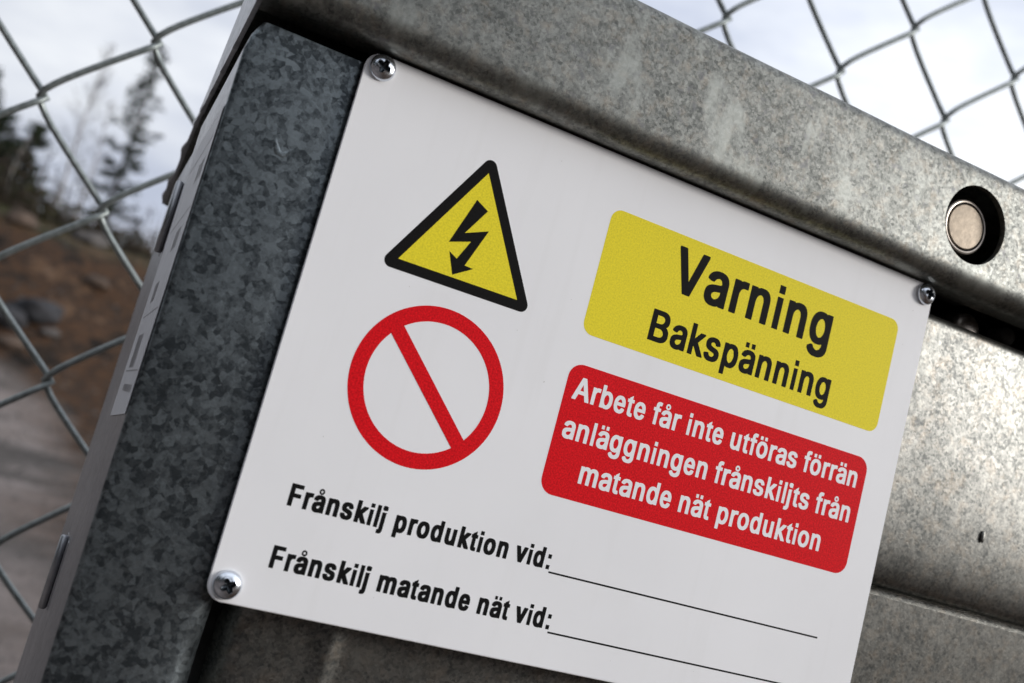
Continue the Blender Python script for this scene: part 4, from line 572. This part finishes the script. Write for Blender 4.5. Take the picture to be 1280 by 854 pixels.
V = [(XR + 4, YF, 2), (XR + 4, YF, ZT - 3), (XR + 4, 186, z_top - 190 * slope), (XR + 4, 186, z_top - 194 * slope - 4), (XR + 4, 170, 0)]
V += [(x + 2, y, z) for x, y, z in V]
F = [(0, 1, 2, 3, 4), (9, 8, 7, 6, 5)] + [(i, (i + 1) % 5, 5 + (i + 1) % 5, 5 + i) for i in range(5)]
link('lid_cheek', fix(mesh_from('lid_cheek', V, F)), cab, M_side)
# pin seen through the hole of the lid
pin = bpy.data.objects.new('lock_pin', lathe('lock_pin', [(9.7, -22), (9.7, -1.0), (9.5, -.25), (9.0, 0), (8.6, -.1), (8.5, -1.4), (8.0, -1.5), (7.85, -.3), (7.6, .05), (5, .15), (1, .18)], 56, c=(213.5, -4.6, 23)))
COL.objects.link(pin); pin.parent = cab; pin.data.materials.append(M_pin); pin.data.materials.append(M_ring); pin.data.materials.append(M_in)
for p in pin.data.polygons:
    c = p.center; rr = math.hypot(c.x / MM - 213.5, c.z / MM - 23); p.material_index = 1 if rr > 8.52 else (2 if rr > 7.9 else 0)
pin.data.shade_smooth(); pin.data.set_sharp_from_angle(angle=rad(40))
link('pin_housing', box('pin_housing', 190, 238, 13, 18, 3.5, 33), cab, M_in)
# bolt head half hidden in the gap under the lid
link('bolt_head', lathe('bolt_head', [(6.2, -6), (6.2, 0), (5.8, 1.6), (4.4, 2.9), (2.0, 3.6), (.3, 3.8)], 32, c=(243.5, 17.5, -4.0)), cab, M_ring, True, 50)
link('bolt_head', lathe('bolt_head', [(3.6, -6), (3.6, 0), (3.2, 1.0), (1.2, 1.8), (.3, 1.9)], 24, c=(263, 15.5, -1.0)), cab, M_in, True, 50)
M_hinge = simple('hinge_steel', (.35, .36, .38), .3, .95, 150, .2)
# two hinge plates on the side wall
for (z0, z1, y0, y1) in ((-59, -36, 80, 106), (-178.5, -157, 82, 106)):
    h = link('hinge_plate', box('hinge_plate', XL - .3, XL + .6, y0, y1, z0, z1, .2), cab, M_side)
    link('hinge_pin', tube_mesh('hinge_pin', [((XL - 1.5), y0 + 8, z0 - 1.2), ((XL - 1.5), y0 + 8, z0 - .6), ((XL - 1.5), y0 + 8, z1 + .6), ((XL - 1.5), y0 + 8, z1 + 1.0)], 1.3, 14, MM, [.9, 1.3, 1.3, .9]), h, M_hinge, True, 60)

# legs down to the ground (below the frame)
for x in (XL + 14, XR - 20):
    for y in (26, YB - 22):
        link('leg', box('leg', x - 12, x + 12, y - 12, y + 12, -1520, ZB - .5, 1.5), cab, M_post)

# ------------------------------------------------------------------ sticker on the side wall
stk = thing('paper_sticker', 'white printed paper sticker on the narrow left side of the cabinet', 'sticker', (0, 0, 0))
xs_ = XL - .42
V = [(xs_, 4.0, -28), (xs_, 76, -26), (xs_, 76, -115.5), (xs_, 4.0, -112.5)]
V += [(xs_ + .08, y, z) for _, y, z in V]
link('sticker_paper', fix(mesh_from('sticker_paper', V, [(0, 1, 2, 3), (7, 6, 5, 4), (0, 4, 5, 1), (1, 5, 6, 2), (2, 6, 7, 3), (3, 7, 4, 0)])), stk, M_paper)
V, F = [], []
def srect(y0, y1, z0, z1):
    k = len(V); V.extend([(xs_ - .05, y0, z0), (xs_ - .05, y1, z0), (xs_ - .05, y1, z1), (xs_ - .05, y0, z1)]); F.append((k, k + 1, k + 2, k + 3))
rs = random.Random(3)
for z in (-36, -56, -84, -101):
    srect(8, 66, z - .2, z + .2)
for (za, zb_, ya, yb) in ((-47, -41, 12, 26), (-66, -60, 20, 34), (-80, -74, 40, 54), (-100, -90, 34, 54), (-107, -105, 12, 50)):
    y = ya
    while y < yb:
        wd = rs.uniform(.6, 2.2); srect(y, y + wd, za, zb_); y += wd + rs.uniform(.8, 2.0)
link('printed_marks', mesh_from('printed_marks', V, F), stk, M_ink)

# ------------------------------------------------------------------ chain link fence behind the cabinet
K_, M__, FY = -.05, -.14, 285.5
FA, FB, FOX, FOZ = 42.4, 45.0, -95.1, 21.8
e1 = Vector((1, K_, 0)).normalized(); nrm_ = e1.cross(Vector((0, M__, 1))).normalized(); e2 = nrm_.cross(e1) * -1
if e2.z < 0: e2 = -e2
if nrm_.y < 0: nrm_ = -nrm_
fence = thing('chain_link_fence', 'galvanised chain link fence of diamond wire mesh behind the cabinet', 'fence', (0, FY * MM, 0))
FM = Matrix((e1, nrm_, e2)).transposed().to_4x4(); FM.translation = Vector((0, FY * MM, 0)); fence.matrix_world = FM
def wire_path(j0, j1):
    WR = 1.5; pts = []; d = 5.0; W = FA
    for j in range(j0, j1):
        up_right = (j % 2 == 0)           # even strands run up to the right on the front side
        n = 12
        for i in range(n):
            t = i / n; z = FB * (j + t)
            s = t if up_right else 1 - t
            # large bend at the left end of every strand, tight hook at the right end
            rl, rr = 8.0, 1.2
            x = W * s
            x = (math.sqrt((x + 0.0) ** 2 + rl ** 2) - rl * math.exp(-x / 30))
            x = W + d - (math.sqrt(max(0, (W + d) - x) ** 2 + rr ** 2) - rr * .2)
            x = max(-d, x - d * (1 - s))
            side = -1 if up_right else 1
            k = min(t, 1 - t) * W; y = side * WR * 1.35 * min(1, k / 3.4)
            bow = .9 * math.sin(math.pi * t)
            pts.append((x, y + side * bow * .3, z + (bow if up_right else -bow) * .5))
    return pts
wp = wire_path(-38, 26)
wm = tube_mesh('wire', wp, 1.72, 7, MM); wm.shade_smooth()
wm.materials.append(M_wire)
for c in range(-26, 50):
    # parity: nodes exist where i+j is even
    o = bpy.data.objects.new('wire', wm); COL.objects.link(o); o.parent = fence
    o.location = ((FOX + c * FA) * MM, 0, (FOZ + (0 if c % 2 == 0 else FB)) * MM)
for x in (-1500, 2500):
    link('fence_post', tube_mesh('fence_post', [(x, 34, -1760), (x, 34, 1250)], 24, 20, MM), fence, M_steel, True, 60)
link('top_rail', tube_mesh('top_rail', [(-1500, 22, 1215), (2500, 22, 1215)], 9, 14, MM), fence, M_steel, True, 60)

# ------------------------------------------------------------------ terrain
def az_pt(az, r): return (math.sin(rad(az)) * r, math.cos(rad(az)) * r)
def sstep(a, b, x): t = min(1, max(0, (x - a) / (b - a))); return t * t * (3 - 2 * t)
GZ = -1.5
def height(x, y):
    n = mnoise.noise(Vector((x * .11, y * .11, 1.7))); n2 = mnoise.noise(Vector((x * .45, y * .45, 5.1))); n3 = mnoise.noise(Vector((x * .03, y * .03, 9)))
    z = GZ + .35 * sstep(6, 20, abs(y)) * n + .07 * n2 * sstep(2, 8, math.hypot(x, y))
    b = sstep(21, 43, y + 1.6 * n + .12 * x)
    z += b * (6.5 + 1.1 * n3 + .8 * n + .25 * n2) + sstep(60, 240, y) * 7 * (1 + n3)
    # unseen rise added behind the photographer, to his left, to darken reflections
    a = math.degrees(math.atan2(x, -y)); r = math.hypot(x, y)
    z += sstep(7, 17, r) * sstep(27, 12, a) * sstep(-125, -105, a) * 3.6 * (1 if y < 30 else 0) * sstep(12, -2, y)
    z += sstep(120, 600, r) * 10 * sstep(40, 100, y + 40)
    # wooded hills on the horizon behind the photographer
    z += sstep(70, 170, r) * (15 + 5 * n3) * sstep(10, -30, y)
    return z
def axis(lim, fine_lo, fine_hi, st, grow=1.16):
    a = [fine_lo]
    while a[-1] < fine_hi: a.append(a[-1] + st)
    s = st
    while a[-1] < lim: s *= grow; a.append(a[-1] + s)
    s = st
    while a[0] > -lim: s *= grow; a.insert(0, a[0] - s)
    return a
gx = axis(900, -14, 12, .5); gy = axis(900, -20, 48, .5)
V = [(x, y, height(x, y)) for y in gy for x in gx]; nx = len(gx)
F = [(j * nx + i, j * nx + i + 1, (j + 1) * nx + i + 1, (j + 1) * nx + i) for j in range(len(gy) - 1) for i in range(nx - 1)]
m, N, L, B = newmat('ground_soil')
tc = N.new('ShaderNodeTexCoord'); sep = N.new('ShaderNodeSeparateXYZ'); L.new(tc.outputs['Object'], sep.inputs[0])
def nz(scale, det=6, ro=.6):
    n = N.new('ShaderNodeTexNoise'); n.inputs['Scale'].default_value = scale; n.inputs['Detail'].default_value = det
    n.inputs['Roughness'].default_value = ro; L.new(tc.outputs['Object'], n.inputs['Vector']); return n.outputs['Fac']
def ramp(src, *st):
    r = N.new('ShaderNodeValToRGB'); e = r.color_ramp.elements
    e[0].position, e[0].color = st[0][0], (*st[0][1], 1); e[1].position, e[1].color = st[-1][0], (*st[-1][1], 1)
    for p, c in st[1:-1]: q = e.new(p); q.color = (*c, 1)
    L.new(src, r.inputs['Fac']); return r.outputs['Color']
gravel = ramp(nz(.3, 9, .6), (.34, (.085, .076, .070)), (.46, (.13, .115, .107)), (.56, (.25, .215, .20)), (.68, (.085, .068, .055)))
soil = ramp(nz(.62, 10, .74), (.36, (.007, .006, .005)), (.44, (.036, .024, .017)), (.50, (.080, .042, .022)), (.55, (.022, .016, .013)), (.62, (.105, .060, .034)), (.74, (.13, .105, .088)))
mossy = ramp(nz(.35, 8, .65), (.38, (.03, .035, .015)), (.5, (.075, .06, .03)), (.62, (.045, .06, .02)))
def mr(src, a, b):
    n = N.new('ShaderNodeMapRange'); n.inputs[1].default_value = a; n.inputs[2].default_value = b; L.new(src, n.inputs[0]); return n.outputs[0]
adz = N.new('ShaderNodeMath'); adz.operation = 'MULTIPLY_ADD'; L.new(nz(.16, 5), adz.inputs[0]); adz.inputs[1].default_value = 2.6; L.new(sep.outputs['Z'], adz.inputs[2])
xr = N.new('ShaderNodeMapRange'); xr.inputs[1].default_value = -3.2; xr.inputs[2].default_value = 1.5; xr.inputs[3].default_value = -1.5; xr.inputs[4].default_value = 1.3
L.new(sep.outputs['X'], xr.inputs[0]); ax = N.new('ShaderNodeMath'); L.new(adz.outputs[0], ax.inputs[0]); L.new(xr.outputs[0], ax.inputs[1])
f1 = mr(ax.outputs[0], .1, .9); f2 = mr(adz.outputs[0], 4.7, 6.0)
def mixc(f, a, b):
    n = N.new('ShaderNodeMix'); n.data_type = 'RGBA'; L.new(f, n.inputs[0]); L.new(a, n.inputs[6]); L.new(b, n.inputs[7]); return n.outputs[2]
L.new(mixc(f2, mixc(f1, gravel, soil), mossy), B.inputs['Base Color']); B.inputs['Roughness'].default_value = .95
B.inputs['Specular IOR Level'].default_value = .15
bp = N.new('ShaderNodeBump'); bp.inputs['Strength'].default_value = .8; bp.inputs['Distance'].default_value = .12
L.new(nz(5, 8, .7), bp.inputs['Height']); L.new(bp.outputs[0], B.inputs['Normal'])
M_ground = m
g = link('ground', mesh_from('ground', V, F, 1.0), None, M_ground, True); g['kind'] = 'structure'

# stones and boulders
M_rock = simple('grey_rock', (.075, .068, .064), .9, 0, 2.5, .45, .6)
M_rockd = simple('dark_rock', (.022, .022, .025), .85, 0, 2.0, .5, .6)
M_rockw = simple('rusty_rock', (.075, .052, .038), .9, 0, 2.0, .45, .6)
def rock_bm(bm, c, s, seed, sub=2):
    r = bmesh.ops.create_icosphere(bm, subdivisions=sub, radius=1.0)
    for v in r['verts']:
        d = v.co.copy(); k = 1 + .42 * mnoise.noise(d * 1.3 + Vector((seed, seed * .7, 0))) + .16 * mnoise.noise(d * 3.1 + Vector((0, seed, 3)))
        v.co = Vector((c[0] + d.x * s[0] * k, c[1] + d.y * s[1] * k, c[2] + d.z * s[2] * k))
rr = random.Random(21)
bm = bmesh.new()
for k in range(1700):
    az = rr.uniform(-9, 7); r = 5 * (7.5 ** rr.random()); x, y = az_pt(az, r); s = r * rr.uniform(.0008, .0022)
    rock_bm(bm, (x, y, height(x, y) + s * .2), (s, s * .9, s * .6), k * .37, 1)
me = bpy.data.meshes.new('loose_stones'); bm.to_mesh(me); bm.free()
tag(link('loose_stones', me, None, M_rock), 'loose stones and gravel scattered over the slope seen through the fence', 'stones', None, 'stuff')
for (az, r, s, mt, lab) in ((-3.75, 30, .62, M_rockd, 'dark boulder low on the brown bank, nearest the frame edge'),
                      (-2.55, 30.5, .70, M_rockd, 'larger dark grey boulder in the middle of the brown bank'),
                      (-1.55, 30, .26, M_rock, 'small pale grey boulder right of the dark boulders'),
                      (-1.15, 36.5, .55, M_rock, 'flat pale stone near the top of the brown bank'),
                      (-5.1, 27.0, .42, M_rockd, 'dark boulder at the far left foot of the bank'),
                      (-3.1, 29.0, .36, M_rockw, 'rust brown stone between the two dark boulders'),
                      (-4.4, 35.0, .5, M_rockw, 'brown rock high on the bank under the dark spruces'),
                      (-.2, 33.0, .4, M_rockw, 'brown rock high on the bank beside the cabinet edge')):
    x, y = az_pt(az, r); z = height(x, y); bm = bmesh.new(); rock_bm(bm, (0, 0, s * .25), (s, s * .8, s * .5), az * 7, 3)
    me = bpy.data.meshes.new('boulder'); bm.to_mesh(me); bm.free(); o = link('boulder', me, None, mt, True); o.location = (x, y, z)
    tag(o, lab, 'boulder', 'boulders on the bank')

# ------------------------------------------------------------------ trees
M_bark = simple('pine_bark', (.04, .032, .028), .95, 0, 6, .5)
M_birch = simple('birch_bark', (.30, .27, .25), .9, 0, 5, .35)
M_twig = simple('bare_twigs', (.07, .055, .05), .95)
def leafmat(name, col, namp=.6):
    m, N, L, B = newmat(name)
    tc = N.new('ShaderNodeTexCoord'); n = N.new('ShaderNodeTexNoise'); n.inputs['Scale'].default_value = 1.6; n.inputs['Detail'].default_value = 5
    L.new(tc.outputs['Object'], n.inputs['Vector']); r = N.new('ShaderNodeValToRGB')
    r.color_ramp.elements[0].position = .35; r.color_ramp.elements[1].position = .65
    r.color_ramp.elements[0].color = (*[c * (1 - namp) for c in col], 1); r.color_ramp.elements[1].color = (*[c * (1 + namp) for c in col], 1)
    L.new(n.outputs['Fac'], r.inputs['Fac']); L.new(r.outputs['Color'], B.inputs['Base Color']); B.inputs['Roughness'].default_value = .8
    B.inputs['Specular IOR Level'].default_value = .2
    return m
M_pineleaf = leafmat('pine_needles', (.026, .034, .022)); M_spruce = leafmat('spruce_needles', (.017, .026, .012)); M_scrub = leafmat('scrub_leaves', (.035, .035, .014))
M_scrubb = leafmat('brown_scrub', (.05, .036, .026))

class Buf:
    def __init__(s): s.V = []; s.F = []
    def tube(s, pts, rads, sides=5):
        b = len(s.V); P = [Vector(p) for p in pts]
        for i, p in enumerate(P):
            t = (P[min(i + 1, len(P) - 1)] - P[max(i - 1, 0)]).normalized(); a = t.cross(Vector((.31, .9, .2))).normalized(); c = t.cross(a)
            for k in range(sides):
                th = 2 * math.pi * k / sides; s.V.append(p + (a * math.cos(th) + c * math.sin(th)) * rads[i])
        for i in range(len(P) - 1):
            for k in range(sides):
                j = (k + 1) % sides; s.F.append((b + i * sides + k, b + i * sides + j, b + (i + 1) * sides + j, b + (i + 1) * sides + k))
    def leaf(s, p, size, rg):
        b = len(s.V); u = Vector((rg.gauss(0, 1), rg.gauss(0, 1), rg.gauss(0, .6))).normalized(); v = u.cross(Vector((rg.gauss(0, 1), rg.gauss(0, 1), rg.gauss(0, 1)))).normalized()
        s.V += [p - v * size * .18, p + u * size, p + v * size * .18 + u * size * .3, p - u * size * .3]; s.F.append((b, b + 1, b + 2, b + 3))
    def mesh(s, name): return mesh_from(name, s.V, s.F, 1.0)

def conifer(h, width, dens, start, leafmat_, sparse, seed, lean=.02, droop=-.25):
    rg = random.Random(seed); T = Buf(); C = Buf()
    def tp(t): return Vector((lean * h * t * t + .05 * math.sin(t * 5 + seed), .04 * math.cos(t * 4), h * t))
    T.tube([tp(i / 14) for i in range(15)], [h * .013 * (1 - .93 * i / 14) + .008 for i in range(15)], 7)
    nb = int(dens * h)
    for k in range(nb):
        t = start + (1 - start) * (k + rg.random()) / nb; a = rg.uniform(0, 6.283)
        prof_ = (1 - t) / (1 - start); L_ = width * (.18 + .82 * prof_ ** .75) * rg.uniform(.45, 1.15)
        if sparse and rg.random() < .18: continue
        p0 = tp(t); d = Vector((math.cos(a), math.sin(a), droop + .5 * t)); pts = [p0 + d * L_ * q + Vector((0, 0, .14 * L_ * q * q)) for q in (0, .35, .7, 1)]
        T.tube(pts, [.022 * L_ + .008, .015 * L_ + .006, .01, .005], 3)
        nl = int((34 if sparse else 80) * L_ / width * 1.4) + 6
        for q in range(nl):
            f = rg.uniform(.22, 1.05) if not sparse else min(1.05, rg.uniform(.35, 1.1)); b = p0 + d * L_ * f + Vector((0, 0, .14 * L_ * f * f))
            s_ = .16 * width ** .5 * (1 if not sparse else 1.15)
            C.leaf(b + Vector((rg.gauss(0, .1), rg.gauss(0, .1), rg.gauss(0, .06))) * width * .6, s_ * rg.uniform(.6, 1.3), rg)
    return T.mesh('trunk'), C.mesh('crown')
def birch(h, width, seed, lean=.03):
    rg = random.Random(seed); T = Buf(); C = Buf()
    def tp(t): return Vector((lean * h * t + .12 * math.sin(t * 4 + seed), .1 * math.cos(t * 3 + seed), h * t))
    T.tube([tp(i / 14) for i in range(15)], [h * .0085 * (1 - .93 * i / 14) + .006 for i in range(15)], 6)
    for k in range(int(5.5 * h)):
        t = .35 + .63 * rg.random(); a = rg.uniform(0, 6.283); L_ = width * (1.15 - t) * rg.uniform(.5, 1.2); p0 = tp(t)
        d = Vector((math.cos(a), math.sin(a), rg.uniform(.5, 1.3))); C.tube([p0, p0 + d * L_ * .5, p0 + d * L_ + Vector((0, 0, .1))], [.018, .011, .004], 3)
        for q in range(7):
            f = rg.uniform(.3, 1); b = p0 + d * L_ * f; d2 = Vector((rg.gauss(0, 1), rg.gauss(0, 1), rg.uniform(0, 1.2))).normalized() * L_ * .42
            C.tube([b, b + d2], [.008, .003], 3)
    return T.mesh('trunk'), C.mesh('twigs')
def plant_tree(name, label, cat, az, r, ms, mats, group, rz=0, names=('trunk', 'crown')):
    x, y = az_pt(az, r); t = thing(name, label, cat, (x, y, height(x, y) - .1), group); t.rotation_euler = (0, 0, rz)
    for nm, me, mt in zip(names, ms, mats):
        if not me.materials: me.materials.append(mt)
        o = bpy.data.objects.new(nm, me); COL.objects.link(o); o.parent = t
    return t
G1 = 'trees on the bank beyond the fence'
plant_tree('pine_tree', 'tall sparse pine rising above the bank beside the cabinet corner', 'tree', -.72, 47, conifer(9.6, 1.35, 11, .2, None, True, 4, .0), (M_bark, M_pineleaf), G1)
bi = birch(10.8, 2.0, 2, -.004)
plant_tree('birch_tree', 'thin bare birch left of the sparse pine, the taller of two', 'tree', -3.1, 50, birch(9.9, 1.9, 2, .012), (M_birch, M_twig), G1, names=('trunk', 'twigs'))
plant_tree('birch_tree', 'faint bare birch between the taller birch and the pine', 'tree', -2.15, 56, birch(8.6, 1.5, 6, .008), (M_birch, M_twig), G1, names=('trunk', 'twigs'))
plant_tree('birch_tree', 'short pale birch trunk among the dark scrub at the left', 'tree', -5.3, 41, birch(2.6, 1.0, 9, .0), (simple('pale_bark', (.5, .48, .44), .9), M_twig), G1, names=('trunk', 'twigs'))
plant_tree('spruce_tree', 'dark bushy spruce at the left edge, under the birch tops', 'tree', -4.95, 44, conifer(3.7, 1.15, 26, .05, None, False, 7, 0), (M_bark, M_spruce), G1)
plant_tree('spruce_tree', 'tall dark spruce cut off by the left edge of the photo', 'tree', -7.7, 46, conifer(5.4, 1.3, 20, .05, None, False, 11, 0), (M_bark, M_spruce), G1)
plant_tree('spruce_tree', 'low green spruce at the foot of the sparse pine', 'tree', -.9, 45, conifer(2.1, 1.0, 26, .05, None, False, 13, 0), (M_bark, M_spruce), G1)
plant_tree('spruce_tree', 'small spruce partly hidden behind the cabinet edge', 'tree', .9, 52, conifer(2.4, .9, 18, .1, None, True, 15, 0), (M_bark, M_pineleaf), G1)

plant_tree('spruce_tree', 'middle dark spruce of the clump at the left edge', 'tree', -5.9, 48, conifer(3.6, 1.3, 26, .05, None, False, 17, 0), (M_bark, M_spruce), G1)
plant_tree('spruce_tree', 'low broad spruce under the dark clump at the left edge', 'tree', -6.6, 42, conifer(3.0, 1.5, 30, .03, None, False, 19, 0), (M_bark, M_spruce), G1)
# scrub along the crest of the bank
rg = random.Random(77); S1 = Buf(); S2 = Buf()
for k in range(900):
    az = rg.uniform(-11, 12); r = rg.uniform(37, 60); x, y = az_pt(az, r); z = height(x, y); hh = rg.uniform(.4, 1.5) * (1.5 if az < -2.4 else .9)
    q = S1 if rg.random() < .42 else S2
    for i in range(26):
        q.leaf(Vector((x + rg.gauss(0, .4), y + rg.gauss(0, .4), z + abs(rg.gauss(0, .45)) * hh)), rg.uniform(.12, .3), rg)
    if rg.random() < .6: S2.tube([(x, y, z), (x + rg.gauss(0, .2), y, z + hh * 1.6)], [.02, .008], 3)
tag(link('scrub', S1.mesh('scrub'), None, M_scrub), 'green scrub along the crest of the bank beyond the fence', 'scrub', None, 'stuff')
tag(link('dry_scrub', S2.mesh('dry_scrub'), None, M_scrubb), 'dry brown scrub along the crest of the bank beyond the fence', 'scrub', None, 'stuff')

# unseen wood added behind the photographer to darken the metal's reflections
FW = Buf(); rg = random.Random(31)
for k in range(150):
    a = rg.uniform(-110, 19); r = rg.uniform(13, 30); x, y = math.sin(rad(a)) * r, -math.cos(rad(a)) * r
    z = height(x, y); h = rg.uniform(6, 10); wd = rg.uniform(1.3, 2.0)
    FW.tube([(x, y, z), (x, y, z + h)], [.14, .02], 4)
    for i in range(170):
        t = rg.random() ** .75; rr_ = wd * (1 - t) * rg.uniform(.5, 1.05) + .1; th = rg.uniform(0, 6.283)
        FW.leaf(Vector((x + math.cos(th) * rr_, y + math.sin(th) * rr_, z + .3 + h * t)), rg.uniform(.45, .85), rg)
tag(link('unseen_wood', FW.mesh('unseen_wood'), None, M_spruce), 'unseen spruce wood added behind the photographer to darken the metal reflections', 'wood', None, 'stuff')
